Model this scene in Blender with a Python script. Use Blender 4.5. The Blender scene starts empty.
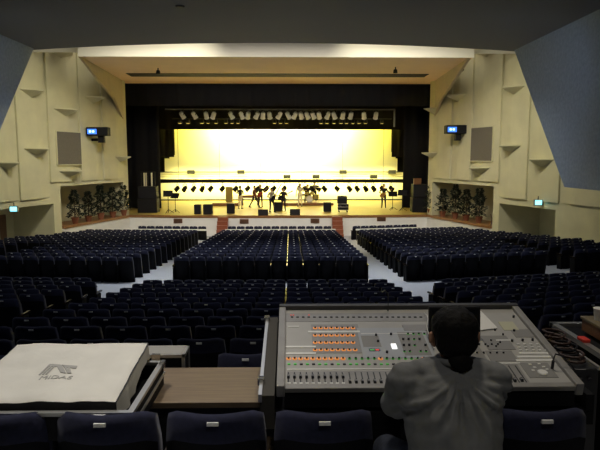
import bpy, bmesh, math, random
from mathutils import Vector, Matrix, noise
R = random.Random(7)
PI = math.pi
sc = bpy.context.scene
COL = sc.collection

# ------------------------------------------------------------------ camera
F = 580.0
EYE = Vector((0.52, 0.0, 2.05))
PITCH = math.atan((225 - 158) / F)
YAW = math.atan(10 / F)
cam_d = bpy.data.cameras.new('camera')
cam_d.sensor_fit = 'HORIZONTAL'
cam_d.sensor_width = 36.0
cam_d.lens = 36.0 * F / 600.0
cam_d.clip_end = 200
cam = bpy.data.objects.new('camera', cam_d)
COL.objects.link(cam)
cam.location = EYE
cam.rotation_euler = (PI / 2 - PITCH, 0, -YAW)
sc.camera = cam

# ------------------------------------------------------------------ light and exposure
w = bpy.data.worlds.new('world')
sc.world = w
w.use_nodes = True
w.node_tree.nodes['Background'].inputs[0].default_value = (0.6, 0.7, 1.0, 1)
w.node_tree.nodes['Background'].inputs[1].default_value = 0.0015
sc.view_settings.view_transform = 'Standard'
sc.view_settings.look = 'None'
sc.view_settings.gamma = 1.0
sc.view_settings.exposure = 0.0
sc.view_settings.use_curve_mapping = False


def area(name, loc, target, size, size_y, power, colour, spread=180):
    d = bpy.data.lights.new(name, 'AREA')
    d.shape = 'RECTANGLE'
    d.size, d.size_y = size, size_y
    d.energy = power
    d.color = colour
    d.spread = math.radians(spread)
    o = bpy.data.objects.new(name, d)
    COL.objects.link(o)
    o.location = loc
    o.rotation_euler = (Vector(target) - Vector(loc)).to_track_quat('-Z', 'Y').to_euler()
    return o


def spot(name, loc, target, power, colour, angle=60, blend=.5, radius=.1):
    d = bpy.data.lights.new(name, 'SPOT')
    d.energy = power
    d.color = colour
    d.spot_size = math.radians(angle)
    d.spot_blend = blend
    d.shadow_soft_size = radius
    o = bpy.data.objects.new(name, d)
    COL.objects.link(o)
    o.location = loc
    o.rotation_euler = (Vector(target) - Vector(loc)).to_track_quat('-Z', 'Y').to_euler()
    return o


# house lights in the slot between the two ceilings
area('slot_light', (0, 24.0, 7.6), (0, 37, -2.8), 16, .5, 420, (1.0, .92, .80), 80)
area('slot_light', (-5.0, 24.2, 8.3), (-11.6, 30.5, -.5), 7, .6, 185, (1.0, .93, .70), 90)
area('slot_light', (5.0, 24.2, 8.3), (11.3, 30.5, -.5), 7, .6, 165, (1.0, .93, .70), 90)
# wall washers above the side walls, shining down
area('wall_washer', (-10.2, 31.5, 8.6), (-11.4, 30.8, -1.0), 1.0, 9, 95, (1.0, .92, .70))
area('wall_washer', (9.8, 31.5, 8.6), (11.0, 30.8, -1.0), 1.0, 9, 88, (1.0, .92, .70))
area('wall_washer', (-11.6, 25.0, 8.6), (-13.2, 24.5, 0), 1.2, 4, 52, (1.0, .92, .70))
area('wall_washer', (11.2, 25.0, 8.6), (12.8, 24.5, 0), 1.2, 4, 52, (1.0, .92, .70))
# bluish lights on the bulkheads, and one added for the aisle floor
spot('aisle_light', (-4.5, 15.5, 5.3), (-9.0, 18.8, 3.9), 85, (.56, .70, 1.0), 75, .9, .3)
spot('aisle_light', (4.5, 15.5, 5.3), (9.0, 18.8, 3.9), 85, (.56, .70, 1.0), 75, .9, .3)
area('aisle_light', (0, 20.0, 5.9), (0, 19.4, 0), 14, .6, 300, (.90, .95, 1.0), 105)
# cyclorama lights on the rear battens, yellow
area('cyclorama_light', (0, 47.4, 5.9), (0, 50.2, 4.2), 15.5, .4, 1700, (1.0, .84, .08), 140)
area('cyclorama_light', (-.3, 47.3, 5.8), (-.3, 50.2, 4.0), 9, .4, 900, (1.0, .95, .80), 130)
area('cyclorama_light', (0, 48.0, 1.15), (0, 50.0, -.6), 19, .3, 800, (1.0, .90, .26), 100)
area('batten_light', (0, 44.2, 4.7), (0, 44.0, -1.6), 16, .4, 170, (1.0, .76, .07), 120)
area('batten_light', (0, 41.4, 4.8), (0, 40.9, -1.6), 15, .4, 30, (1.0, .82, .35), 120)
# down lights over the mixing position
spot('mixing_light', (1.2, 3.9, 5.9), (1.1, 3.1, .9), 240, (1.0, .90, .74), 62, .9, .25)
spot('mixing_light', (-1.3, 3.4, 5.9), (-.9, 3.1, .9), 500, (1.0, .95, .88), 44, .9, .25)
spot('mixing_light', (1.0, .2, 5.9), (1.2, 2.4, 1.0), 105, (1.0, .95, .88), 50, .9, .25)  # added from behind to brighten the operator's shirt
area('soffit_light', (0, 34.0, 6.82), (0, 41, 5.0), 15, .15, 85, (1.0, .93, .8), 70)  # added at the soffit slot to brighten the front lamp cans
area('row_fill', (0, 9.5, 5.9), (0, 8.6, 0), 8, 3, 95, (.8, .85, 1.0))  # fill added over the near rows, no fixture there


# ------------------------------------------------------------------ geometry helpers
rot = cam.rotation_euler.to_matrix()
RX, UX, DX = rot @ Vector((1, 0, 0)), rot @ Vector((0, 1, 0)), rot @ Vector((0, 0, -1))


def ray(px, py):
    return DX + RX * ((px - 300) / F) - UX * ((py - 225) / F)


def at(px, py, Y):
    d = ray(px, py)
    return EYE + d * (Y / d.y)


def at_z(px, py, z):
    d = ray(px, py)
    return EYE + d * ((z - EYE.z) / d.z)


def at_plane(px, py, p, n):
    d = ray(px, py)
    return EYE + d * ((p - EYE).dot(n) / d.dot(n))


def project(p):
    v = Vector(p) - EYE
    k = v.dot(DX)
    return 300 + F * v.dot(RX) / k, 225 - F * v.dot(UX) / k


class MB:
    def __init__(s):
        s.v, s.f, s.m, s.M = [], [], [], Matrix()

    def add(s, vs, fs, mat=0):
        b = len(s.v)
        s.v += [s.M @ Vector(q) for q in vs]
        for q in fs:
            s.f.append([b + i for i in q])
            s.m.append(mat)
        return s

    def box(s, x0, x1, y0, y1, z0, z1, mat=0):
        return s.add([(x0, y0, z0), (x1, y0, z0), (x1, y1, z0), (x0, y1, z0), (x0, y0, z1), (x1, y0, z1), (x1, y1, z1), (x0, y1, z1)],
                     [(0, 3, 2, 1), (4, 5, 6, 7), (0, 1, 5, 4), (1, 2, 6, 5), (2, 3, 7, 6), (3, 0, 4, 7)], mat)

    def hexa(s, a, b, mat=0):
        """two quads a (bottom) and b (top), same winding seen from above"""
        return s.add(list(a) + list(b), [(0, 3, 2, 1), (4, 5, 6, 7), (0, 1, 5, 4), (1, 2, 6, 5), (2, 3, 7, 6), (3, 0, 4, 7)], mat)

    def prism(s, poly, ext, mat=0):
        n = len(poly)
        e = Vector(ext)
        return s.add([Vector(q) for q in poly] + [Vector(q) + e for q in poly],
                     [tuple(range(n))[::-1], tuple(range(n, 2 * n))] + [(i, (i + 1) % n, n + (i + 1) % n, n + i) for i in range(n)], mat)

    def rod(s, p0, p1, r0, r1=None, n=10, mat=0):
        r1 = r0 if r1 is None else r1
        p0, p1 = Vector(p0), Vector(p1)
        q = (p1 - p0).to_track_quat('Z', 'X')
        vs = []
        for p, r in ((p0, r0), (p1, r1)):
            for i in range(n):
                a = 2 * PI * i / n
                vs.append(p + q @ Vector((r * math.cos(a), r * math.sin(a), 0)))
        fs = [(i, (i + 1) % n, n + (i + 1) % n, n + i) for i in range(n)] + [tuple(range(n))[::-1], tuple(range(n, 2 * n))]
        return s.add(vs, fs, mat)

    def tube(s, pts, r, n=8, mat=0):
        pts = [Vector(p) for p in pts]
        vs, fs = [], []
        for i, p in enumerate(pts):
            t = (pts[min(i + 1, len(pts) - 1)] - pts[max(i - 1, 0)]).normalized()
            q = t.to_track_quat('Z', 'X')
            rr = r[i] if isinstance(r, (list, tuple)) else r
            for k in range(n):
                a = 2 * PI * k / n
                vs.append(p + q @ Vector((rr * math.cos(a), rr * math.sin(a), 0)))
        for i in range(len(pts) - 1):
            for k in range(n):
                fs.append((i * n + k, i * n + (k + 1) % n, (i + 1) * n + (k + 1) % n, (i + 1) * n + k))
        fs += [tuple(range(n))[::-1], tuple(range((len(pts) - 1) * n, len(pts) * n))]
        return s.add(vs, fs, mat)

    def ball(s, c, r, n=12, m=8, mat=0):
        c = Vector(c)
        r = Vector((r, r, r)) if isinstance(r, (int, float)) else Vector(r)
        vs = [c + Vector((0, 0, r.z))]
        for j in range(1, m):
            t = PI * j / m
            for i in range(n):
                a = 2 * PI * i / n
                vs.append(c + Vector((r.x * math.sin(t) * math.cos(a), r.y * math.sin(t) * math.sin(a), r.z * math.cos(t))))
        vs.append(c - Vector((0, 0, r.z)))
        fs = [(0, 1 + i, 1 + (i + 1) % n) for i in range(n)]
        for j in range(m - 2):
            for i in range(n):
                fs.append((1 + j * n + i, 1 + (j + 1) * n + i, 1 + (j + 1) * n + (i + 1) % n, 1 + j * n + (i + 1) % n))
        L = len(vs) - 1
        fs += [(L, 1 + (m - 2) * n + (i + 1) % n, 1 + (m - 2) * n + i) for i in range(n)]
        return s.add(vs, fs, mat)

    def lathe(s, prof, c=(0, 0, 0), n=16, mat=0):
        c = Vector(c)
        vs, fs = [], []
        for r, z in prof:
            for i in range(n):
                a = 2 * PI * i / n
                vs.append(c + Vector((r * math.cos(a), r * math.sin(a), z)))
        for j in range(len(prof) - 1):
            for i in range(n):
                fs.append((j * n + i, j * n + (i + 1) % n, (j + 1) * n + (i + 1) % n, (j + 1) * n + i))
        fs += [tuple(range(n))[::-1], tuple(range((len(prof) - 1) * n, len(prof) * n))]
        return s.add(vs, fs, mat)

    def mesh(s, name, mats, off=Vector((0, 0, 0)), smooth=False):
        me = bpy.data.meshes.new(name)
        me.from_pydata([tuple(q - off) for q in s.v], [], s.f)
        for mt in (mats if isinstance(mats, (list, tuple)) else [mats]):
            me.materials.append(mt)
        me.polygons.foreach_set('material_index', s.m)
        if smooth:
            me.polygons.foreach_set('use_smooth', [True] * len(s.f))
        me.update()
        return me

    def build(s, name, mats, parent=None, bevel=0, smooth=False, world=True, loc=None):
        """vertices are in world space (world=True) and are moved into the parent's or the object's own frame"""
        off = Vector((0, 0, 0))
        if world and parent is not None:
            p = parent
            while p is not None:
                off = off + p.location
                p = p.parent
        elif loc is not None:
            off = Vector(loc)
        o = bpy.data.objects.new(name, s.mesh(name, mats, off, smooth))
        COL.objects.link(o)
        if parent is not None:
            o.parent = parent
        elif loc is not None:
            o.location = loc
        if bevel:
            b = o.modifiers.new('bevel', 'BEVEL')
            b.width = bevel
            b.segments = 2
            b.limit_method = 'ANGLE'
        return o


def thing(name, label, cat, loc=(0, 0, 0), rz=0.0, group=None):
    o = bpy.data.objects.new(name, None)
    o.empty_display_size = .1
    COL.objects.link(o)
    o.location = loc
    o.rotation_euler = (0, 0, rz)
    o['label'] = label
    o['category'] = cat
    if group:
        o['group'] = group
    return o


def tag(o, label, cat, group=None):
    o['label'] = label
    o['category'] = cat
    if group:
        o['group'] = group
    return o


def struct(name, mb, mats, **k):
    o = mb.build(name, mats, **k)
    o['kind'] = 'structure'
    return o


def link(name, me, parent, loc=(0, 0, 0), rot=(0, 0, 0)):
    o = bpy.data.objects.new(name, me)
    COL.objects.link(o)
    o.parent = parent
    o.location = loc
    o.rotation_euler = rot
    return o


ORD = 'first second third fourth fifth sixth seventh eighth ninth tenth eleventh twelfth thirteenth fourteenth fifteenth sixteenth seventeenth eighteenth nineteenth twentieth'.split()
ORD += ['twenty-' + q for q in ORD[:9]]


# ------------------------------------------------------------------ materials
def mat(name, col, rough=.6, metal=0.0, emit=None, estr=0.0, var=.0, scale=8.0, bump=0.0, bscale=60.0, spec=.5, sheen=0.0):
    m = bpy.data.materials.new(name)
    m.use_nodes = True
    nt = m.node_tree
    b = nt.nodes['Principled BSDF']
    c = (*col, 1)
    b.inputs['Base Color'].default_value = c
    b.inputs['Roughness'].default_value = rough
    b.inputs['Metallic'].default_value = metal
    b.inputs['Specular IOR Level'].default_value = spec
    b.inputs['Sheen Weight'].default_value = sheen
    if emit:
        b.inputs['Emission Color'].default_value = (*emit, 1)
        b.inputs['Emission Strength'].default_value = estr
    if var or bump:
        tc = nt.nodes.new('ShaderNodeTexCoord')
    if var:
        n = nt.nodes.new('ShaderNodeTexNoise')
        n.inputs['Scale'].default_value = scale
        n.inputs['Detail'].default_value = 5
        nt.links.new(tc.outputs['Object'], n.inputs['Vector'])
        r = nt.nodes.new('ShaderNodeValToRGB')
        r.color_ramp.elements[0].position = .3
        r.color_ramp.elements[1].position = .7
        r.color_ramp.elements[0].color = (*[q * (1 - var) for q in col], 1)
        r.color_ramp.elements[1].color = (*[min(1, q * (1 + var)) for q in col], 1)
        nt.links.new(n.outputs['Fac'], r.inputs['Fac'])
        nt.links.new(r.outputs['Color'], b.inputs['Base Color'])
    if bump:
        n2 = nt.nodes.new('ShaderNodeTexNoise')
        n2.inputs['Scale'].default_value = bscale
        n2.inputs['Detail'].default_value = 4
        nt.links.new(tc.outputs['Object'], n2.inputs['Vector'])
        bp = nt.nodes.new('ShaderNodeBump')
        bp.inputs['Strength'].default_value = bump
        bp.inputs['Distance'].default_value = .02
        nt.links.new(n2.outputs['Fac'], bp.inputs['Height'])
        nt.links.new(bp.outputs['Normal'], b.inputs['Normal'])
    return m


def wood_mat(name, c0, c1, axis=0, scale=6.0, rough=.4, stretch=14.0):
    m = mat(name, c0, rough)
    nt = m.node_tree
    b = nt.nodes['Principled BSDF']
    tc = nt.nodes.new('ShaderNodeTexCoord')
    mp = nt.nodes.new('ShaderNodeMapping')
    s = [stretch] * 3
    s[axis] = 1.0
    mp.inputs['Scale'].default_value = s
    n = nt.nodes.new('ShaderNodeTexNoise')
    n.inputs['Scale'].default_value = scale
    n.inputs['Detail'].default_value = 6
    r = nt.nodes.new('ShaderNodeValToRGB')
    r.color_ramp.elements[0].position = .35
    r.color_ramp.elements[1].position = .68
    r.color_ramp.elements[0].color = (*c0, 1)
    r.color_ramp.elements[1].color = (*c1, 1)
    nt.links.new(tc.outputs['Object'], mp.inputs['Vector'])
    nt.links.new(mp.outputs['Vector'], n.inputs['Vector'])
    nt.links.new(n.outputs['Fac'], r.inputs['Fac'])
    nt.links.new(r.outputs['Color'], b.inputs['Base Color'])
    return m


m_wall = mat('wall_plaster', (.64, .61, .42), .85, var=.06, scale=1.2, bump=.05)
m_white = mat('white_paint', (.80, .79, .76), .7, var=.03, scale=2)
m_soffit = mat('soffit_paint', (.88, .66, .50), .8, var=.04, scale=.8)
m_wing = mat('wing_shaded_paint', (.52, .44, .31), .85, var=.05, scale=2)  # wall colour darkened for the shade on the wings
m_fascia = mat('fascia_paint', (.82, .79, .69), .8)
m_ceil = mat('ceiling_grey', (.175, .17, .165), .9, var=.12, scale=40, bump=.1, bscale=120)
m_blue = mat('bulkhead_blue_grey', (.30, .36, .46), .85, var=.12, scale=9)
m_carpet = mat('aisle_carpet', (.46, .48, .53), .9, var=.06, scale=20)
m_black = mat('black_drape', (.012, .012, .016), .95)
m_dark = mat('matt_black', (.009, .009, .011), .7, spec=.25)
m_navy = mat('seat_navy_fabric', (.014, .016, .042), .85, var=.2, scale=30, sheen=.08, spec=.3)
m_shell = mat('seat_shell', (.0035, .0035, .005), .7, spec=.15)
m_arm = mat('armrest_lacquer', (.03, .02, .012), .22)
m_plate = mat('seat_plate', (.93, .93, .90), .4)
m_grille = mat('speaker_grille_cloth', (.16, .145, .12), .9, var=.25, scale=60)
m_stagewood = wood_mat('stage_floor_wood', (.46, .34, .10), (.58, .43, .14), axis=0, scale=1.5, rough=.38)
m_edge = wood_mat('stage_edge_wood', (.22, .10, .035), (.34, .16, .06), axis=0, scale=3)
m_step = wood_mat('step_wood', (.20, .055, .025), (.30, .09, .04), axis=0, scale=5)
m_cyc = mat('cyclorama_cloth', (.86, .85, .78), .9)
m_alu = mat('aluminium', (.62, .61, .57), .35, metal=.8)
m_case = mat('flight_case_laminate', (.010, .010, .011), .65, bump=.1, bscale=150, spec=.15)
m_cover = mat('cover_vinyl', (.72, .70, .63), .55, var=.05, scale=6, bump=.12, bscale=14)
m_covershade = mat('cover_front_shaded', (.03, .03, .035), .5, bump=.25, bscale=20)  # shadow on the front skirt put into its colour
m_logo = mat('logo_grey', (.40, .39, .36), .5)
m_table = wood_mat('table_top_wood', (.18, .128, .078), (.24, .175, .105), axis=0, scale=4, rough=.45)
m_console = mat('console_grey', (.44, .43, .40), .45, var=.03, scale=10)
m_consdark = mat('console_dark', (.05, .05, .052), .5)
m_cheek = mat('console_cheek', (.30, .29, .27), .4, var=.1, scale=12)
m_panelblue = mat('console_centre_panel', (.42, .44, .46), .4)
m_strip = mat('white_strip', (.82, .82, .78), .5)
m_orange = mat('encoder_orange', (.85, .30, .06), .4, emit=(1, .34, .08), estr=.42)
m_green = mat('led_green', (.1, .6, .1), .4, emit=(.2, 1, .15), estr=.08)
m_red = mat('led_red', (.7, .05, .03), .4, emit=(1, .06, .03), estr=.5)
m_buttonglint = mat('white_button_glint', (1, 1, 1), .4, emit=(1, 1, .95), estr=1.2)  # glow stands in for a lamp's reflection on a white button
m_knob = mat('knob_black', (.02, .02, .024), .4)
m_screen = mat('screen_black', (.008, .009, .012), .2)
m_bluelight = mat('blue_display', (.02, .05, .3), .3, emit=(.06, .22, 1.0), estr=1.6)
m_bluewhite = mat('blue_display_digits', (.3, .5, 1), .3, emit=(.5, .75, 1.0), estr=2.6)
m_exit = mat('exit_light', (.3, .9, .9), .3, emit=(.25, .85, 1.0), estr=2.4)
m_exitcase = mat('exit_case', (.3, .3, .3), .5)
m_paper = mat('paper', (.86, .85, .80), .7)
m_hair = mat('hair_black', (.006, .0055, .005), .75, bump=.4, bscale=45, spec=.2)
m_skin = mat('skin', (.52, .27, .16), .55)
m_shirt = mat('grey_shirt', (.205, .212, .215), .9, var=.08, scale=25, bump=.1, bscale=200)
m_jeans = mat('blue_jeans', (.045, .055, .085), .9, var=.2, scale=60)
m_leaf = mat('dark_leaf', (.016, .026, .014), .75, var=.4, scale=8)
m_trunk = mat('plant_trunk', (.08, .05, .03), .8)
m_pot = mat('terracotta_pot', (.26, .09, .045), .7)
m_door = wood_mat('door_wood', (.14, .07, .04), (.20, .10, .06), axis=2, scale=3)
m_lens = mat('lamp_lens_warm', (.9, .7, .3), .3, emit=(1, .72, .22), estr=.7)
m_can = mat('lamp_can_silver', (.78, .77, .73), .4)
m_tan = mat('tan_cabinet', (.33, .27, .08), .7)
m_brown = wood_mat('brown_wood', (.17, .07, .03), (.26, .12, .05), axis=0, scale=5)
m_cable = mat('cable_rubber', (.05, .025, .018), .6)
m_cream = mat('lit_wall_cream', (.72, .68, .5), .7)  # pale strips carry the backstage wall's light in their colour
m_cup = mat('white_cup', (.82, .81, .77), .4)
m_redtag = mat('red_tag', (.75, .05, .03), .5)
m_chrome = mat('chrome', (.7, .7, .7), .2, metal=1.0)
m_metaldark = mat('dark_metal', (.05, .05, .05), .4, metal=.5)

# ------------------------------------------------------------------ floor profile from the seat rows
cp, sp = math.cos(PITCH), math.sin(PITCH)


def yd(zc, y):
    v = y - 225
    return zc * (cp - v / F * sp), zc * (v / F * cp + sp)


near_px = [(2.69, 421), (4.65, 357.9), (5.6, 341.6), (6.67, 327.9), (7.71, 318.3), (8.66, 310.2), (9.68, 303.8), (10.68, 298.4), (11.65, 293.1), (12.6, 288.4), (13.6, 284.2), (14.6, 280.4)]
NEAR = [yd(*q) for q in near_px]
MIDB, MIDF = yd(18.5, 257), yd(34.7, 226.5)
PROF = [(-6.0, .62), (0.0, .86)] + NEAR + [(NEAR[-1][0] + .5, NEAR[-1][1] + .03), MIDB, MIDF, (40, MIDF[1] + .12)]
SEAT_H = .83


def drop(Y):
    for (a, da), (b, db) in zip(PROF, PROF[1:]):
        if Y <= b:
            return da + (db - da) * (Y - a) / (b - a)
    return PROF[-1][1]


FANS = {-1: math.radians(4), 1: math.radians(12), 0: 0.0}


def zrow(Y):
    return EYE.z - drop(Y) - SEAT_H


def zf(X, Y):
    return zrow(Y - max(0, abs(X) - 4.2) * math.tan(FANS[-1 if X < 0 else 1]) * min(1, max(0, (Y - 3) / 5)))


# ------------------------------------------------------------------ structure: floor, ceiling, walls
mb = MB()
xs = [-16 + i for i in range(33)]
ys = [-5 + .5 * i for i in range(87)]
vs = [(x, y, zf(x, y)) for y in ys for x in xs]
fs = [(j * 33 + i, j * 33 + i + 1, (j + 1) * 33 + i + 1, (j + 1) * 33 + i) for j in range(len(ys) - 1) for i in range(32)]
mb.add(vs, fs)
struct('floor', mb, m_carpet, smooth=True)

ZC = at(290, 43.0, 20.9).z
mb = MB()
n = 32
edge = []
for i in range(n + 1):
    x = -16 + i
    edge.append((x, 20.9 + 2.6 * (min(abs(x), 12) / 12) ** 2))
vs = [(-16, -5, ZC), (16, -5, ZC)] + [(x, y, ZC) for x, y in edge[::-1]]
mb.prism(vs, (0, 0, .25))
struct('ceiling', mb, m_ceil)

mb = MB()
mb.box(-16.5, 16.5, 19, 44, 8.7, 8.9)
struct('ceiling_roof', mb, m_dark)

SY1 = 38.5
SZ = at(280, 83.7, SY1).z
SY0 = at_z(280, 57, SZ).y
mb = MB()
mb.hexa([(-9.5, SY0, SZ), (9.35, SY0, SZ), (10.2, SY1, SZ), (-10.35, SY1, SZ)], [(-9.5, SY0, SZ + .05), (9.35, SY0, SZ + .05), (10.2, SY1, SZ + .05), (-10.35, SY1, SZ + .05)])
struct('ceiling_soffit', mb, m_soffit)
mb = MB()
mb.box(-9.5, 9.35, SY0 - .12, SY0, SZ - .02, SZ + 1.75)
mb.box(-14, -9.5, SY0 + .6, SY0 + .7, SZ + .3, SZ + 1.75)
mb.box(9.35, 14, SY0 + .6, SY0 + .7, SZ + .3, SZ + 1.75)
struct('trim_fascia', mb, m_fascia)
mb = MB()
mb.box(-8.8, 8.5, at_z(280, 76.5, SZ).y, at_z(280, 73.5, SZ).y, SZ - .03, SZ - .001)
struct('trim_light_slot', mb, m_dark)
# triangular wings that join the soffit to the side walls
for s, nm in ((-1, 'left'), (1, 'right')):
    mb = MB()
    K = 0 if s < 0 else -.3
    a, b, c = Vector((s * 9.4 + K, SY0, SZ)), Vector((s * 9.9 + K, 37.2, SZ)), Vector((s * 9.9 + K, 37.2, at(130, 121, 37.2).z))
    pts = [a, b, c, Vector((s * 9.75 + K, 34.9, at(110, 99, 34.9).z)), Vector((s * 9.5 + K, 31.3, at(98, 80, 31.3).z))]
    mb.prism(pts, (s * .14, 0, 0))
    struct('trim_wing_' + nm, mb, m_wing)
    mb = MB()
    p0 = Vector((s * 9.56, 31.0, 6.62))
    mb.hexa([p0, p0 + Vector((s * .12, 1.2, 0)), p0 + Vector((s * .22, 1.2, 0)), p0 + Vector((s * .1, 0, 0))],
            [q + Vector((0, 0, .2)) for q in (p0, p0 + Vector((s * .12, 1.2, 0)), p0 + Vector((s * .22, 1.2, 0)), p0 + Vector((s * .1, 0, 0)))])
    struct('trim_vent_' + nm, mb, m_dark)


def wp(s, Y, z, o=0.0):
    return Vector((s * ((9.9 if s < 0 else 9.5) + .3 * (37 - Y) + o * .958), Y + o * .287, z))


def zAt(s, Y, py):
    """height on the side wall seen at picture row py where the wall stands at depth Y"""
    return EYE.z - (py - 158) / F * Y * 1.0


ZS = -1.58                     # stage level
NI0, NI1, NT = 31.25, 36.75, .55
AL0, AL1, AT = 26.9, 30.55, -.32
for s, nm in ((-1, 'left'), (1, 'right')):
    mb = MB()

    def q(y0, y1, z0, z1, o0=0.0, o1=0.0):
        mb.add([wp(s, y0, z0, o0), wp(s, y1, z0, o1), wp(s, y1, z1, o1), wp(s, y0, z1, o0)], [(0, 1, 2, 3)])
    NI0, AL0, AL1 = (31.05, 26.9, 30.5) if s < 0 else (30.75, 26.3, 30.25)
    # main face with the two openings
    q(NI1, 37.3, ZS, 8.7)
    mb.add([wp(s, 37.3, ZS), Vector((s * 10.4, SY1, ZS)), Vector((s * 10.4, SY1, 8.7)), wp(s, 37.3, 8.7)], [(0, 1, 2, 3)])
    q(NI0, NI1, NT, 8.7)
    q(AL1, NI0, -4, 8.7)
    q(AL0, AL1, AT, 8.7)
    q(16, AL0, -4, 8.7)
    # niche
    D = 1.5
    q(NI0, NI1, ZS, NT, D, D)
    mb.add([wp(s, NI0, NT), wp(s, NI1, NT), wp(s, NI1, NT, D), wp(s, NI0, NT, D)], [(0, 1, 2, 3)])
    for yy in (NI0, NI1):
        mb.add([wp(s, yy, ZS), wp(s, yy, ZS, D), wp(s, yy, NT, D), wp(s, yy, NT)], [(0, 1, 2, 3)])
    # alcove
    D = 2.6
    q(AL0, AL1, -4, AT, D, D)
    mb.add([wp(s, AL0, AT), wp(s, AL1, AT), wp(s, AL1, AT, D), wp(s, AL0, AT, D)], [(0, 1, 2, 3)])
    for yy in (AL0, AL1):
        mb.add([wp(s, yy, -4), wp(s, yy, -4, D), wp(s, yy, AT, D), wp(s, yy, AT)], [(0, 1, 2, 3)])
    # saw-tooth strips above the openings
    bounds = [36.9, 34.75, 32.75, 30.3, 28.2, 26.1, 23.6]
    for k, (b, a) in enumerate(zip(bounds, bounds[1:])):
        zb = .80 if b > 31 else .02
        for (y0, y1, o0, o1) in ((a, a + (b - a) * .62, -.10, -.10), (a + (b - a) * .62, b, -.10, .0)):
            P = [wp(s, y0, zb, o0), wp(s, y1, zb, o1), wp(s, y1, zb, .02), wp(s, y0, zb, .02)]
            mb.hexa(P, [v + Vector((0, 0, 8.7 - zb)) for v in P])
    struct('wall_' + nm, mb, m_wall)
    # white wall below the niche, continuing the stage front, and its wooden ledge
    mb = MB()
    P = [wp(s, NI0, -4, -.08), wp(s, 37.3, -4, -.08), wp(s, 37.3, -4, .1), wp(s, NI0, -4, .1)]
    mb.hexa(P, [v + Vector((0, 0, 4 + ZS - .14)) for v in P])
    struct('trim_apron_' + nm, mb, m_white)
    mb = MB()
    P = [wp(s, NI0, ZS - .14, -.13), wp(s, 37.3, ZS - .14, -.13), wp(s, 37.3, ZS - .14, 1.5), wp(s, NI0, ZS - .14, 1.5)]
    mb.hexa(P, [v + Vector((0, 0, .14)) for v in P])
    struct('trim_ledge_' + nm, mb, m_edge)
    # rear walls of the hall beside and behind the camera
    mb = MB()
    X = s * 16.0
    mb.add([(X, -5, -5), (X, 17, -5), (X, 17, 9), (X, -5, 9)], [(0, 1, 2, 3)])
    struct('wall_' + nm + '_rear', mb, m_wall)
    # hanging bulkheads beside the ceiling
    mb = MB()
    yb, yt = 17.6, 22.3
    poly = [(s * 8.9, 9.0, 1.17), (s * 8.9, yb, 1.17), (s * 8.9, yt, ZC + .2), (s * 8.9, 9.0, ZC + .2)]
    mb.prism(poly, (s * .35, 0, 0))
    struct('wall_' + nm + '_bulkhead', mb, m_blue)

mb = MB()
mb.add([(-16, -5, -3), (16, -5, -3), (16, -5, 9), (-16, -5, 9)], [(0, 1, 2, 3)])
struct('wall_back', mb, m_wall)

# acoustic wedges on the walls
k = 0
for s, spots in ((-1, [(67, 52, 12), (37, 91, 11), (97, 98, 9), (69, 110, 11), (39, 149, 12), (71, 171, 11), (9, 163, 10), (121, 157, 5)]),
                 (1, [(484, 51, 11), (513, 88, 11), (457, 96, 9), (512, 146, 11), (482, 168, 10), (544, 160, 12), (434, 109, 6), (433, 153, 5)])):
    for px, py, hw in spots:
        Y = 12482 / (464 - px) if s < 0 else 11646 / (px - 116)
        dY = abs((12482 / (464 - px - hw) if s < 0 else 11646 / (px + hw - 116)) - Y)
        z = at(px, py, Y).z
        k += 1
        mb = MB()
        A, B, T, C = wp(s, Y - dY, z, -.08), wp(s, Y + dY, z, -.08), wp(s, Y, z - .02, -.85), wp(s, Y, z - .33, -.08)
        up = Vector((0, 0, .05))
        mb.add([A, B, T, C, A + up, B + up, T + up], [(0, 2, 3), (2, 1, 3), (0, 3, 1), (4, 6, 5), (0, 4, 6, 2), (2, 6, 5, 1), (0, 1, 5, 4)])
        struct('trim_%d' % k, mb, m_wall)

# stage: floor, front, proscenium header, back walls
mb = MB()
fr = []
NP = 24
for i in range(NP + 1):
    x = -10.3 + 20.6 * i / NP
    fr.append((x, 37.25 - .55 * (1 - (x / 10.3) ** 2)))
mb.prism([(x, y, ZS - .16) for x, y in fr] + [(13, 38.4, ZS - .16), (13, 52, ZS - .16), (-13, 52, ZS - .16), (-13, 38.4, ZS - .16)], (0, 0, .155))
struct('floor_stage', mb, m_stagewood)
mb = MB()
mb.prism([(x, y - .03, ZS - .14) for x, y in fr] + [(x, y + .06, ZS - .14) for x, y in fr[::-1]], (0, 0, .145))
struct('trim_stage_edge', mb, m_edge)
mb = MB()
mb.prism([(x, y + .03, -4.0) for x, y in fr] + [(x, y + .2, -4.0) for x, y in fr[::-1]], (0, 0, 4 + ZS - .145))
struct('wall_stage_front', mb, m_white)
mb = MB()
mb.box(-16, 16, SY1, SY1 + .3, SZ, 8.7)
for s in (-1, 1):
    mb.box(min(s * 10.3, s * 16), max(s * 10.3, s * 16), SY1, SY1 + .2, -4, 8.7)
struct('wall_proscenium', mb, m_dark)
mb = MB()
mb.box(-13.5, 13.5, 52, 52.1, ZS, 9)
for s in (-1, 1):
    mb.box(min(s * 13, s * 13.1), max(s * 13, s * 13.1), 38.6, 52, ZS, 9)
mb.box(-13.1, 13.1, 38.7, 52.1, 9, 9.1)
struct('wall_stage_house', mb, m_black)

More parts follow.
